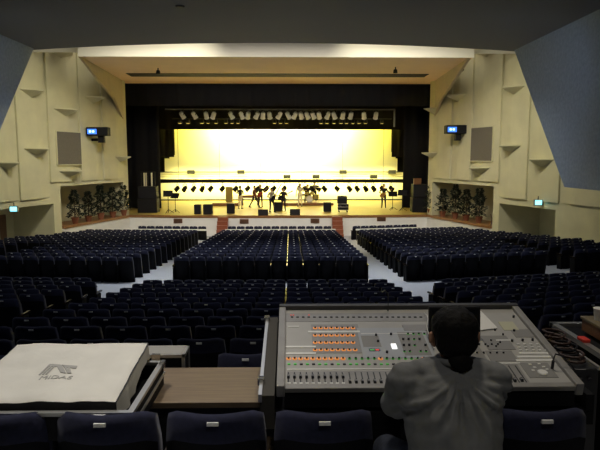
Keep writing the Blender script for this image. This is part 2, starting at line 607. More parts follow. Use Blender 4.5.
# vents in the stage front
for i, (px, py) in enumerate(((177, 221.5), (244, 221.5), (315, 221), (382, 219.5))):
    p = at(px, py, 36.6)
    yy = 37.25 - .55 * (1 - (p.x / 10.3) ** 2)
    t = thing('air_vent', ['brown vent grille in white stage front, on its left part', 'brown vent grille just right of the left stage steps', 'brown vent grille just left of the right stage steps', 'brown vent grille in white stage front, on its right part'][i], 'vent', (p.x, yy, p.z), 0, 'vents in the stage front')
    MB().box(-.28, .28, -.03, .03, -.14, .14).build('vent_frame', m_brown, t, world=False)
    mb = MB()
    for j in range(4):
        mb.box(-.25, .25, -.045, -.025, -.11 + j * .06, -.085 + j * .06)
    mb.build('vent_slats', m_metaldark, t, world=False)

# steps up to the stage
for i, px in enumerate((222.5, 337.5)):
    sx = at(px, 225, 36.2).x
    t = thing('stage_steps', 'reddish wooden steps up to the stage, %s of the centre block' % ('left' if i == 0 else 'right'), 'steps', (sx, 36.55, zf(sx, 35.6)), 0, 'steps up to the stage')
    H = ZS - .05 - t.location.z
    for j in range(5):
        MB().box(-.33, .33, -.22 * (5 - j), -.22 * (4 - j) + .01, 0 if j == 0 else .0, H * (j + 1) / 5.0).build('step', m_step, t, world=False, bevel=.012)

# low rails behind the detachable front rows
RAILS = [(-3.3, 3.2, 0, 'centre'), (-10.4, -4.35, -1, 'left'), (4.35, 10.0, 1, 'right')]

# speaker grilles on the side walls
for s, (x0, x1, y0, y1), lab in ((-1, (58, 82, 131, 165), 'square brown speaker grille on left wall, under the wall wedge'), (1, (472.5, 494.5, 128, 161), 'square brown speaker grille on right wall, under the wall wedge')):
    Y0 = 12482 / (464 - x0) if s < 0 else 11646 / (x0 - 116)
    Y1 = 12482 / (464 - x1) if s < 0 else 11646 / (x1 - 116)
    z1, z0 = at(x0, y0, Y0).z, at(x0, y1, Y0).z
    c = wp(s, (Y0 + Y1) / 2, z0)
    t = thing('speaker_grille', lab, 'speaker grille', c)
    P = [wp(s, Y0, z0, -.17), wp(s, Y1, z0, -.17), wp(s, Y1, z0, .0), wp(s, Y0, z0, .0)]
    MB().hexa(P, [v + Vector((0, 0, z1 - z0)) for v in P]).build('grille_cloth', m_grille, t)
    mb = MB()
    ya, yb_ = min(Y0, Y1), max(Y0, Y1)
    for (ua, ub, va, vb) in ((ya, yb_, z0 - .03, z0 + .02), (ya, yb_, z1 - .02, z1 + .03), (ya - .03, ya + .02, z0, z1), (yb_ - .02, yb_ + .03, z0, z1)):
        P = [wp(s, ua, va, -.185), wp(s, ub, va, -.185), wp(s, ub, va, .0), wp(s, ua, va, .0)]
        mb.hexa(P, [v + Vector((0, 0, vb - va)) for v in P])
    mb.build('grille_frame', m_wall, t)

# wall-mounted boxes with a blue lit display
for s, (px, py), lab in ((-1, (98, 131.5), 'black box with blue lit display on left wall bracket'), (1, (456, 129.5), 'black box with blue lit display on right wall bracket')):
    Y = (12482 / (464 - px) if s < 0 else 11646 / (px - 116)) - .9
    c = at(px, py, Y)
    t = thing('display_unit', lab, 'display', c, 0)
    MB().box(-.6, .6, -.2, .35, -.24, .24).build('housing', m_dark, t, world=False, bevel=.03)
    d = MB().box(-.52, -.02, -.225, -.19, -.15, .13).build('display', m_bluelight, t, world=False)
    g = MB()
    for j in range(2):
        x = -.42 + j * .17
        g.box(x, x + .11, -.235, -.22, -.06, .05)
    dg = g.build('lit_marks', m_bluewhite, world=False)
    dg.parent = d
    mb = MB()
    mb.box(-.02, .3, .0, .3, -.62, -.24)
    mb.rod((.14, .2, -.45), (.14 + s * .7, .5, -.45), .08, n=8)
    mb.build('bracket', m_dark, t, world=False)

# exit lights and doors in the alcoves
for s, (px, py), nm in ((-1, (14, 209), 'left'), (1, (538, 202.5), 'right')):
    Y = 12482 / (464 - px) if s < 0 else 11646 / (px - 116)
    c = at(px, py, Y - .55)
    t = thing('exit_light', 'small glowing exit light above the %s alcove' % nm, 'exit light', c)
    MB().box(-.2, .2, -.05, .05, -.14, .14).build('housing', m_exitcase, t, world=False, bevel=.01)
    MB().box(-.15, .15, -.07, -.045, -.1, .1).build('lit_face', m_exit, t, world=False)
    MB().rod((0, 0, .14), (0, 0, .3), .02, n=6).build('hanger', m_metaldark, t, world=False)
    # door
    y0, y1 = (28.6, 29.9) if s < 0 else (27.6, 28.9)
    P = [wp(s, y0, -3.2, 2.5), wp(s, y1, -3.2, 2.5), wp(s, y1, -3.2, 2.62), wp(s, y0, -3.2, 2.62)]
    d = struct('door_%d' % (1 if s < 0 else 2), MB().hexa(P, [v + Vector((0, 0, 2.3)) for v in P]), m_door)
    hb = MB()
    hb.rod(wp(s, y0 + .12, -2.1, 2.42), wp(s, y0 + .12, -1.9, 2.42), .025, n=6)
    h = hb.build('door_handle', m_metaldark)
    h.parent = d

# potted plants in the niches
leaf_meshes = []
for k in range(3):
    mb = MB()
    rr = random.Random(40 + k)
    for i in range(900):
        h = rr.random() ** .9
        z = .36 + h * 1.5
        rad = (.40 * (1 - h) ** .5 + .04) * (.35 + .65 * rr.random()) * (.8 + .35 * math.sin(h * 19 + k))
        a = rr.random() * 2 * PI
        p = Vector((rad * math.cos(a), rad * math.sin(a), z))
        L = .10 + .07 * rr.random()
        d = Vector((math.cos(a), math.sin(a), rr.uniform(-.5, .7))).normalized()
        sd = d.cross(Vector((rr.uniform(-1, 1), rr.uniform(-1, 1), 1))).normalized() * (.03 + .02 * rr.random())
        mb.add([p, p + d * L * .5 + sd, p + d * L, p + d * L * .5 - sd], [(0, 1, 2, 3)])
    leaf_meshes.append(mb.mesh('foliage', m_leaf))
stem_me = MB().tube([(0, 0, .28), (.01, 0, .9), (0, .01, 1.75)], [.035, .025, .008], 6).mesh('stem', m_trunk)
pot_me = MB().lathe([(.13, 0), (.2, .30), (.22, .30), (.22, .36), (.19, .36), (.18, .31)], n=14).mesh('pot', m_pot, smooth=False)
for s, spots, nm in ((-1, [(75, 220.5), (88.5, 219.5), (101, 218.5), (113, 217.5), (124, 216.5)], 'left'), (1, [(430.5, 213), (442.5, 213.5), (455, 214), (466, 214.6), (479, 215.5)], 'right')):
    for i, (px, py) in enumerate(spots):
        Y = (12482 / (464 - px) if s < 0 else 11646 / (px - 116))
        c = wp(s, Y, ZS, .55)
        c = at(px, 216, c.y)
        c.z = ZS
        j = i if s < 0 else len(spots) - 1 - i
        t = thing('potted_shrub', 'tall dark potted shrub, %s from the hall end of the %s niche' % (ORD[j], nm), 'plant', c, R.random() * 6, 'potted shrubs in the wall niches')
        sc_ = [1.0, .92, 1.08, .97, 1.04][i]
        t.scale = (1.0, 1.0, sc_)
        link('foliage', leaf_meshes[(i + (s > 0)) % 3], t)
        link('stem', stem_me, t)
        link('pot', pot_me, t)

# cable hanging off the right ledge
p0, p1 = at(489.5, 214, 31.4), at(485, 238, 31.2)
mb = MB()
pts = []
for i in range(12):
    u = i / 11
    q_ = p0.lerp(p1, u)
    pts.append(q_ + Vector((.12 * math.sin(u * 5), -.2 - .05 * math.sin(u * 3), 0)))
mb.tube(pts, .03, 6)
tag(mb.build('cable', m_cable), 'dark cable hanging from the right stage ledge', 'cable')

# ------------------------------------------------------------------ stage dressing
mb = MB()
CY = 50.0


def X50(px):
    return at(px, 158, CY).x


def Z50(py):
    return at(290, py, CY).z


xl, xr = X50(160), X50(403.5)
steps = [(xl, ZS), (xr, ZS), (xr, Z50(171.5)), (X50(397.5), Z50(171.5)), (X50(397.5), Z50(158.5)), (X50(395.5), Z50(158.5)), (X50(395.5), Z50(152)), (X50(391), Z50(152)), (X50(391), Z50(105)),
         (X50(175), Z50(105)), (X50(175), Z50(155)), (X50(169.5), Z50(155)), (X50(169.5), Z50(158.5)), (X50(164.5), Z50(158.5)), (X50(164.5), Z50(171.5)), (xl, Z50(171.5))]
mb.prism([(x, CY, z) for x, z in steps], (0, .06, 0))
tag(mb.build('cyclorama', m_cyc), 'bright backlit yellow white backdrop cloth across the rear of the stage', 'backdrop')


def drape(name, x0, x1, y, z0, z1, label, amp=.09, freq=5.0):
    mb = MB()
    n = max(8, int((x1 - x0) * 6))
    A, B = [], []
    for i in range(n + 1):
        x = x0 + (x1 - x0) * i / n
        dy = amp * math.sin(x * freq) + amp * .5 * math.sin(x * freq * 2.3 + 1)
        A.append((x, y + dy, z0))
        B.append((x, y + dy, z1))
    vs = A + B + [(x, yy + .03, z) for x, yy, z in A] + [(x, yy + .03, z) for x, yy, z in B]
    k = n + 1
    fs = []
    for i in range(n):
        fs += [(i, i + 1, k + i + 1, k + i), (2 * k + i + 1, 2 * k + i, 3 * k + i, 3 * k + i + 1), (i, 2 * k + i, 2 * k + i + 1, i + 1), (k + i, k + i + 1, 3 * k + i + 1, 3 * k + i)]
    fs += [(0, k, 3 * k, 2 * k), (n, 2 * k + n, 3 * k + n, k + n)]
    mb.add(vs, fs)
    o = mb.build(name, m_black, smooth=True)
    return tag(o, label, 'stage curtain')


drape('valance_curtain', -12.5, 12.5, 39.4, at(290, 106, 39.4).z, 8.8, 'black valance curtain hanging behind the proscenium header')
drape('border_curtain', -12.5, 12.5, 45.6, at(290, 129.5, 45.6).z, 8.8, 'black border curtain above the bright backdrop, behind the lamp bars')
drape('leg_curtain', -12.9, at(160, 158, 42.3).x, 42.3, ZS, 8.8, 'black leg curtain on the left side of the stage')
drape('leg_curtain', at(403.5, 158, 42.3).x, 12.9, 42.3, ZS, 8.8, 'black leg curtain on the right side of the stage')
drape('leg_curtain', -12.9, at(174, 140, 48.6).x, 48.6, at(290, 157, 48.6).z, 8.8, 'short black curtain at the upper left edge of the backdrop')
drape('leg_curtain', at(392, 140, 48.6).x, 12.9, 48.6, at(290, 157, 48.6).z, 8.8, 'short black curtain at the upper right edge of the backdrop')

# lamp bars
PB, ZB = 41.0, at(290, 109.3, 41.0).z


def bar(name, label, y, px0, px1, py, r=.035, extra=None):
    z = at(290, py, y).z
    x0, x1 = at(px0, py, y).x, at(px1, py, y).x
    t = thing(name, label, 'lighting bar', ((x0 + x1) / 2, y, z))
    MB().rod((x0, y, z), (x1, y, z), r, n=8).build('pipe', m_metaldark, t, smooth=False)
    for k in range(6):
        x = x0 + (x1 - x0) * (k + .5) / 6
        MB().rod((x, y, z), (x, y, 9.0), .008, n=5).build('suspension_wire', m_metaldark, t)
    return t, x0, x1, z


t, x0, x1, z = bar('lighting_bar', 'front overhead lamp bar hung with silver stage lamps', PB, 165, 395, 109.3, .05)
m_bar2 = mat('bar_paint', (.2, .2, .24), .5)
t.children[0].data.materials[0] = m_bar2
MB().box(x1 - .08, x1 + .02, PB - .05, PB + .05, z - 1.2, z).build('bar_end', m_bar2, t)

# par can prototype: silver can with yoke
can = MB()
q0 = Matrix.Rotation(math.radians(38), 4, 'X')
can.M = Matrix.Translation((0, 0, -.34)) @ q0
can.lathe([(.07, .20), (.12, .16), (.135, .02), (.135, -.2), (.155, -.22), (.155, -.24), (.125, -.235), (.12, -.15)][::-1], n=14)
can_me = can.mesh('can', m_can, smooth=False)
lens = MB()
lens.M = can.M
lens.rod((0, 0, -.19), (0, 0, -.2), .118, n=14)
lens_me = lens.mesh('lens', m_lens)
yoke = MB()
yoke.box(-.17, -.15, -.02, .02, -.36, -.04)
yoke.box(.15, .17, -.02, .02, -.36, -.04)
yoke.box(-.17, .17, -.02, .02, -.05, -.03)
yoke.rod((0, 0, -.04), (0, 0, .06), .02, n=6)
yoke_me = yoke.mesh('yoke', m_metaldark)
lampx = [182, 194, 206, 213.5, 231, 241.5, 248, 257, 263, 269.5, 279.5, 288, 295, 301, 307, 313, 319, 328, 334, 343, 351, 364, 376]
for i, px in enumerate(lampx):
    x = at(px, 112, PB).x
    lab = 'silver stage lamp, %s from the left on the front overhead bar' % ORD[i]
    o = thing('stage_lamp', lab, 'stage lamp', (x, PB, ZB), R.uniform(-.9, .9), 'lamps on the front overhead bar')
    o.scale = (1.15, 1.15, 1.15)
    link('can', can_me, o)
    link('yoke', yoke_me, o)

BAR2 = 44.4
t, x0, x1, z = bar('lighting_bar', 'second overhead lamp bar with small glowing yellow lamps', BAR2, 172, 392, 118.8, .04)
box_can = MB()
box_can.hexa([(-.15, -.13, -.34), (.15, -.13, -.34), (.15, .13, -.34), (-.15, .13, -.34)], [(-.10, -.09, -.06), (.10, -.09, -.06), (.10, .09, -.06), (-.10, .09, -.06)])
box_me = box_can.mesh('can', m_metaldark)
bl = MB().box(-.09, .09, -.10, .08, -.365, -.341)
bl_me = bl.mesh('lens', m_lens)
for i, px in enumerate([180, 188, 202, 208, 216, 226, 232, 238, 274.5, 280.5, 286.5, 321, 327, 334, 341, 346.5, 353, 359, 365.5, 382]):
    x = at(px, 121, BAR2).x
    o = thing('flood_lamp', 'small glowing yellow flood lamp, %s from the left on the second bar' % ORD[i], 'stage lamp', (x, BAR2, z), R.uniform(-.4, .4), 'flood lamps on the second overhead bar')
    link('can', box_me, o)
    link('lens', bl_me, o)

# lowered rear bar, cable trays
BL = 47.0
t, x0, x1, z = bar('lowered_lamp_truss', 'thick black lowered truss carrying a row of lamps before the backdrop', BL, 158, 403.5, 181, .06)
mb = MB()
mb.box(x0, x1, BL - .08, BL + .08, z - .15, z + .15)
mb.build('cable_tray', m_dark, t)
ZL = z
pars = [177.4, 185, 194, 202.6, 211, 222.7, 236, 248, 258, 266.7, 274, 284.5, 299, 305, 311.6, 318, 324, 336.7, 349, 356.7, 365.4, 373.3, 382, 391]
bcan = MB()
bcan.M = Matrix.Translation((0, 0, -.62)) @ Matrix.Rotation(math.radians(48), 4, 'X') @ Matrix.Rotation(0, 4, 'Z')
bcan.lathe([(.09, .22), (.17, .18), (.20, .02), (.20, -.22), (.23, -.24), (.23, -.27), (.18, -.26), (.17, -.1)][::-1], n=14)
bcan_me = bcan.mesh('can', m_dark)
byoke = MB()
byoke.box(-.24, -.21, -.02, .02, -.64, -.26)
byoke.box(.21, .24, -.02, .02, -.64, -.26)
byoke.box(-.24, .24, -.02, .02, -.28, -.25)
byoke.rod((0, 0, -.26), (0, 0, 0), .025, n=6)
byoke_me = byoke.mesh('yoke', m_metaldark)
for i, px in enumerate(pars):
    x = at(px, 188, BL).x
    rz = (1.2 if px < 290 else -1.2) + R.uniform(-.4, .4)
    o = thing('par_lamp', 'black tilted lamp under the lowered truss, %s from the left' % ORD[i], 'stage lamp', (x, BL, ZL), rz, 'lamps under the lowered truss')
    o.scale = (.85, .85, .95)
    link('can', bcan_me, o)
    link('yoke', byoke_me, o)

for nm, lab, y, py, r, boxes in (('pipe_bar', 'thin pipe bar with junction boxes at the backdrop, the upper one', 49.2, 172, .045, [191, 241, 343, 392]),
                                 ('pipe_bar', 'thin pipe bar with junction boxes just above the lowered truss', 48.4, 176.8, .02, [287, 373.5, 316])):
    t, x0, x1, z = bar(nm, lab, y, 158, 403.5, py, r)
    for b in boxes:
        x = at(b, py, y).x
        MB().box(x - .3, x + .3, y - .15, y + .05, z - .16, z + .16).build('junction_box', m_black, t)

# dark skirting line below the backdrop
mb = MB()
mb.box(xl, xr, CY - .12, CY - .04, ZS, ZS + .1)
struct('baseboard_backdrop', mb, m_dark)


def floor_pt(px, py):
    return at_z(px, py, ZS)


# speakers and wedges on stage
def cab(name, px, py, wpx, hpx, label, cat, depth=.5, wedge=False, mat_=None):
    c = floor_pt(px, py)
    sc_ = (c - EYE).dot(DX) / F
    W, H = wpx * sc_, hpx * sc_
    t = thing(name, label, cat, c)
    mb = MB()
    if wedge:
        mb.prism([(-W / 2, 0, 0), (-W / 2, depth, 0), (-W / 2, depth, H * .45), (-W / 2, .12, H)], (W, 0, 0))
    else:
        mb.box(-W / 2, W / 2, 0, depth, 0, H)
    mb.build('cabinet', mat_ or m_dark, t, world=False, bevel=.02)
    g = MB().box(-W / 2 + .04, W / 2 - .04, depth - .005 if not wedge else depth - .004, depth + .015, .05, H * (.4 if wedge else .95))
    g.build('front_grille', m_black, t, world=False)
    for sx in (-1, 1):
        MB().box(sx * W / 2 - .012, sx * W / 2 + .012, depth * .35, depth * .65, H * .30, H * .42).build('handle', m_metaldark, t, world=False)
    return t


cab('monitor_speaker', 197.3, 214.3, 6.4, 9.5, 'upright black monitor speaker, outer one of the left pair on stage', 'speaker')
cab('monitor_speaker', 207.6, 214.6, 9, 10, 'upright black monitor speaker, inner one of the left pair on stage', 'speaker')
cab('monitor_speaker', 230.6, 213.6, 7.6, 9.8, 'upright black monitor speaker beside the performer in pale trousers', 'speaker')
cab('monitor_speaker', 327.5, 211.8, 7.6, 9.2, 'upright black monitor speaker left of the wheeled case', 'speaker')
cab('wedge_monitor', 263, 215.6, 10, 6.2, 'black wedge monitor at stage front, left of the stage centre', 'speaker', .6, True)
cab('wedge_monitor', 295, 215.2, 10.2, 6.2, 'black wedge monitor at stage front, right of the stage centre', 'speaker', .6, True)
cab('amplifier', 278.5, 211.3, 8, 9, 'black amplifier standing beside the performer all in black', 'amplifier')
cab('amplifier_cabinet', 229, 203.5, 6.6, 16.5, 'tall olive tan cabinet behind the performer in pale trousers', 'cabinet', .6, mat_=m_tan)

# wheeled case with an amplifier on top
c = floor_pt(343.4, 212.5)
t = thing('wheeled_case', 'silver trimmed case on wheels under a black amplifier', 'flight case', c)
MB().box(-.34, .34, 0, .6, .14, .58).build('case_body', m_case, t, world=False)
mb = MB()
for zz in (.14, .35, .55):
    mb.box(-.35, .35, -.01, .61, zz, zz + .035)
mb.build('case_trim', m_alu, t, world=False)
for a in (-.27, .27):
    for b in (.06, .54):
        MB().rod((a - .025, b, .06), (a + .025, b, .06), .06, n=10).build('wheel', m_dark, t, world=False)
for a in (-.2, .2):
    MB().box(a - .05, a + .05, -.025, 0, .38, .48).build('latch', m_chrome, t, world=False)
t2 = thing('guitar_amplifier', 'black amplifier on top of the wheeled case', 'amplifier', c + Vector((-.06, .05, .586)))
MB().box(-.33, .31, 0, .5, 0, .5).build('cabinet', m_dark, t2, world=False, bevel=.02)
MB().box(-.3, .28, -.02, 0, .36, .46).build('control_panel', m_metaldark, t2, world=False)
MB().box(-.08, .08, .2, .26, .5, .53).build('handle', m_dark, t2, world=False)

# side stacks at the proscenium
for px, py, W_, H_, lab in ((148.5, 216, 19, 26, 'black loudspeaker stack at the left edge of the stage'), (419, 213, 15, 28, 'black loudspeaker stack at the right edge of the stage')):
    c = at_z(px, py, ZS)
    c.y = 38.9
    c.x = at(px, py, 38.9).x
    k_ = 38.9 / F
    t = thing('speaker_stack', lab, 'speaker', c)
    MB().box(-W_ * k_ / 2, W_ * k_ / 2, -.3, .6, 0, H_ * k_ * .52).build('bass_cabinet', m_dark, t, world=False, bevel=.02)
    MB().box(-W_ * k_ / 2 + .04, W_ * k_ / 2 - .04, -.25, .55, H_ * k_ * .53, H_ * k_).build('top_cabinet', m_dark, t, world=False, bevel=.02)
    MB().box(-W_ * k_ / 2 + .08, W_ * k_ / 2 - .08, -.27, -.24, H_ * k_ * .57, H_ * k_ * .96).build('front_grille', m_black, t, world=False)
# frame with strips imitating a lit wall behind, left; small panel over the right stack
c = at(146.5, 190, 39.0)
t = thing('lit_gap_frame', 'dark frame with pale strips like a lit wall behind, above left loudspeaker stack', 'screen', (c.x, 39.1, ZS))
zz0, zz1 = at(146, 190, 39).z - ZS, at(146, 173, 39).z - ZS
mb = MB()
mb.box(-.5, .5, .3, .36, zz1, zz1 + .09)
mb.box(-.5, .5, .3, .36, zz0, zz0 + .06)
mb.box(-.5, -.43, .3, .36, 0, zz1)
mb.box(.43, .5, .3, .36, 0, zz1)
mb.box(-.06, .0, .3, .36, zz0, zz1)
mb.build('frame', m_dark, t, world=False)
for a in (-.42, -.28, .08):
    MB().box(a + .14, a + .24, .31, .34, zz0, zz1).build('lit_wall_strip', m_cream, t, world=False)
c = at(417.5, 182, 38.7)
tag(MB().box(-.26, .26, 0, .05, -.24, .24).build('wall_plaque', m_brown, world=False), 'small brown panel hanging above the right loudspeaker stack', 'panel').location = c

# music stands
st_desk = MB()
st_desk.M = Matrix.Translation((0, 0, 1.12)) @ Matrix.Rotation(math.radians(-28), 4, 'X')
st_desk.box(-.27, .27, -.012, .012, -.16, .2)
st_desk.box(-.27, .27, -.07, .012, -.18, -.16)
desk_me = st_desk.mesh('desk', m_dark)
pole_me = MB().rod((0, 0, .04), (0, 0, 1.1), .018, n=7).mesh('pole', m_dark)
sb = MB()
for k in range(3):
    a = k * 2 * PI / 3
    sb.rod((0, 0, .22), (.3 * math.cos(a), .3 * math.sin(a), .01), .014, n=6)
base_me = sb.mesh('tripod_base', m_dark)
for px, py, h, lab in ((168.5, 213.2, 1.15, 'black music stand farthest left on the stage'), (175.5, 212.5, 1.0, 'black music stand second from the left side of the stage'),
                       (392.5, 210, 1.0, 'black music stand beside the lone guitarist at stage right'), (402, 211, 1.12, 'black music stand farthest right on the stage')):
    c = floor_pt(px, py)
    t = thing('music_stand', lab, 'music stand', c, R.uniform(-.5, .5), 'music stands on the stage')
    t.scale = (1.15, 1.15, h)
    link('desk', desk_me, t)
    link('pole', pole_me, t)
    link('tripod_base', base_me, t)

# low platforms, keyboard, drum riser, drum kit
c = floor_pt(232, 206)
tag(MB().box(-1.5, .55, 0, 1.2, 0, .22).build('low_platform', m_brown, world=False, bevel=.02), 'low reddish brown platform behind the left performers', 'platform').location = c
c = floor_pt(250, 205.5)
t = thing('electric_piano', 'brown electric piano behind the walking performer', 'piano', c)
MB().box(-.65, .65, 0, .5, .55, .78).build('body', m_brown, t, world=False, bevel=.02)
MB().box(-.6, .6, -.14, 0, .58, .62).build('keyboard', m_strip, t, world=False)
for a in (-.6, .55):
    MB().box(a, a + .06, .05, .45, 0, .55).build('leg', m_dark, t, world=False)
rp = floor_pt(305, 205.5)
riser = MB().box(-1.9, 2.2, -.1, 2.4, 0, .2)
tag(riser.build('drum_riser', m_brown, world=False, bevel=.02), 'low brown riser under the drum kit', 'platform').location = rp
t = thing('drum_kit', 'small drum kit on the low riser around the seated drummer', 'drum kit', rp + Vector((.35, .5, .2)))
mb = MB()
mb.rod((0, -.22, .28), (0, .2, .28), .28, n=18)
mb.build('bass_drum', m_tan, t, world=False)
MB().rod((0, -.235, .28), (0, -.22, .28), .26, n=18).build('bass_drum_head', m_paper, t, world=False)
for a, b, z_, r_, h_ in ((-.22, .0, .60, .15, .2), (.2, .0, .60, .16, .22), (.55, .25, .25, .2, .36)):
    MB().rod((a, b, z_), (a, b, z_ + h_), r_, n=14).build('tom_drum', m_tan, t, world=False)
MB().rod((-.45, .3, .5), (-.45, .3, .64), .18, n=14).build('snare_drum', m_chrome, t, world=False)
for a, b, z_ in ((-.75, .2, .85), (.7, -.05, 1.15), (-.5, -.1, 1.2)):
    MB().lathe([(.22, 0), (.05, .03), (.02, .05)], (a, b, z_), 14).build('cymbal', m_brown, t, world=False)
    MB().rod((a, b, 0), (a, b, z_), .014, n=6).build('cymbal_stand', m_chrome, t, world=False)


# ------------------------------------------------------------------ people
def limb_field(caps):
    mb = MB()
    for p0, r0, p1, r1, _m in caps:
        p0, p1 = Vector(p0), Vector(p1)
        mb.ball(p0, r0, 12, 8)
        mb.ball(p1, r1, 12, 8)
        if (p1 - p0).length > 1e-4:
            mb.rod(p0, p1, r0 * .995, r1 * .995, 12)
    return mb


def remesh(mb, voxel, smooth=4, balls=()):
    me = mb.mesh('tmp', m_dark)
    o = bpy.data.objects.new('tmp', me)
    COL.objects.link(o)
    r = o.modifiers.new('r', 'REMESH')
    r.mode = 'VOXEL'
    r.voxel_size = voxel
    s = o.modifiers.new('s', 'SMOOTH')
    s.iterations = smooth
    s.factor = .5
    dg = bpy.context.evaluated_depsgraph_get()
    out = bpy.data.meshes.new_from_object(o.evaluated_get(dg))
    bpy.data.objects.remove(o)
    bpy.data.meshes.remove(me)
    out.materials.clear()
    # keep only the outer shell
    n_ = len(out.vertices)
    par = list(range(n_))

    def find(i):
        while par[i] != i:
            par[i] = par[par[i]]
            i = par[i]
        return i
    for e in out.edges:
        a_, b_ = find(e.vertices[0]), find(e.vertices[1])
        if a_ != b_:
            par[a_] = b_
    cnt = {}
    for i in range(n_):
        k_ = find(i)
        cnt[k_] = cnt.get(k_, 0) + 1
    if len(cnt) > 1:
        big = max(cnt, key=cnt.get)
        bm = bmesh.new()
        bm.from_mesh(out)
        bm.verts.ensure_lookup_table()
        bmesh.ops.delete(bm, geom=[bm.verts[i] for i in range(n_) if find(i) != big], context='VERTS')
        bm.to_mesh(out)
        bm.free()
    out.polygons.foreach_set('use_smooth', [True] * len(out.polygons))
    return out


def seg_d(p, a, b):
    ab = b - a
    L = ab.length_squared
    u = 0 if L < 1e-9 else max(0, min(1, (p - a).dot(ab) / L))
    return (p - a - ab * u).length, u


def paint(me, caps, mats):
    for q_ in mats:
        me.materials.append(q_)
    cc = [(Vector(a), ra, Vector(b), rb, m_) for a, ra, b, rb, m_ in caps]
    idx = []
    for p in me.polygons:
        c = p.center
        best, bm_ = 9, 0
        for a, ra, b, rb, m_ in cc:
            d, u = seg_d(c, a, b)
            d -= ra + (rb - ra) * u
            if d < best:
                best, bm_ = d, m_
        idx.append(bm_)
    me.polygons.foreach_set('material_index', idx)


def figure(loc, rz, label, tops, legs, pose, scale=1.0, hair=m_hair, group='performers on the stage'):
    """a standing or sitting person about 1.68 m tall facing local -Y; pose gives joints"""
    P = dict(hip=(0, 0, .90), chest=(0, 0, 1.27), neck=(0, .0, 1.42), head=(0, -.02, 1.56),
             lk=(.11, -.02, .48), rk=(-.11, -.02, .48), lf=(.13, .02, .07), rf=(-.13, .02, .07),
             le=(.27, .03, 1.12), re=(-.27, .03, 1.12), lh=(.26, -.08, .88), rh=(-.26, -.08, .88))
    P.update(pose)
    V = {k: Vector(v) for k, v in P.items()}
    S, T, L, K = 0, 1, 2, 3     # skin, top, legs, shoes
    hip, ch = V['hip'], V['chest']
    caps = []
    caps += [(hip + Vector((-.07, 0, 0)), .12, hip + Vector((.07, 0, 0)), .12, L)]
    caps += [(hip + Vector((0, 0, .1)), .125, ch, .145, T), (ch + Vector((-.07, 0, .02)), .12, ch + Vector((.07, 0, .02)), .12, T)]
    sl, sr = ch + Vector((.18, 0, .08)), ch + Vector((-.18, 0, .08))
    caps += [(sl, .065, sr, .065, T), (ch + Vector((0, 0, .08)), .075, V['neck'], .055, S)]
    caps += [(V['neck'], .05, V['head'], .06, S), (V['head'] + Vector((0, 0, -.03)), .082, V['head'] + Vector((0, .0, .045)), .092, S)]
    caps += [(V['head'] + Vector((0, -.09, -.01)), .018, V['head'] + Vector((0, -.105, -.025)), .018, S)]
    for sx in (-1, 1):
        caps += [(V['head'] + Vector((sx * .088, .01, 0)), .02, V['head'] + Vector((sx * .09, .01, -.03)), .015, S)]
    for s_, e, h in ((sl, 'le', 'lh'), (sr, 're', 'rh')):
        caps += [(s_, .062, V[e], .048, T), (V[e], .046, V[h], .034, T)]
        d = (V[h] - V[e]).normalized()
        caps += [(V[h], .036, V[h] + d * .09, .03, S)]
        sd = d.cross(Vector((0, 0, 1)))
        sd = sd.normalized() if sd.length > .1 else Vector((1, 0, 0))
        for k in (-1, 0, 1):
            b = V[h] + d * .09 + sd * .024 * k
            caps += [(b, .014, b + d * .07, .011, S)]
    for sx, kn, f in ((1, 'lk', 'lf'), (-1, 'rk', 'rf')):
        caps += [(hip + Vector((sx * .09, 0, -.02)), .095, V[kn], .062, L), (V[kn], .06, V[f] + Vector((0, 0, .02)), .045, L)]
        caps += [(V[f] + Vector((0, .03, -.025)), .042, V[f] + Vector((sx * .02, -.15, -.03)), .038, K)]
    me = remesh(limb_field(caps), .02, 3)
    paint(me, caps, [m_skin, tops, legs, m_dark])
    me.name = 'person'
    t = bpy.data.objects.new('person', me)
    COL.objects.link(t)
    t.location = loc
    t.rotation_euler = (0, 0, rz)
    t.scale = (scale,) * 3
    tag(t, label, 'person', group)
    hd = V['head']
    hb = MB()
    hb.ball(hd + Vector((0, .018, .055)), (.10, .108, .095), 14, 9)
    hb.ball(hd + Vector((0, .05, -.02)), (.088, .06, .09), 12, 8)
    hm = remesh(hb, .02, 2)
    hm.materials.append(hair)
    link('hair', hm, t)
    return t


c_black = mat('black_clothes', (.014, .013, .018), .9)
c_cream = mat('cream_trousers', (.72, .62, .42), .85)
c_grey = mat('grey_top', (.30, .26, .20), .9)
c_whitet = mat('white_top', (.72, .68, .52), .9)
c_brownt = mat('brown_top', (.16, .055, .03), .9)
c_darkb = mat('dark_trousers', (.02, .02, .03), .9)
GUIT = dict(le=(.30, -.05, 1.12), lh=(.34, -.26, 1.16), re=(-.30, .05, 1.10), rh=(-.10, -.22, .98))


def person_at(px, py, rz, label, tops, legs, pose, sc_=1.0, zoff=0.0, y=None):
    c = at_z(px, py, ZS + zoff)
    return figure(c, rz, label, tops, legs, pose, sc_)


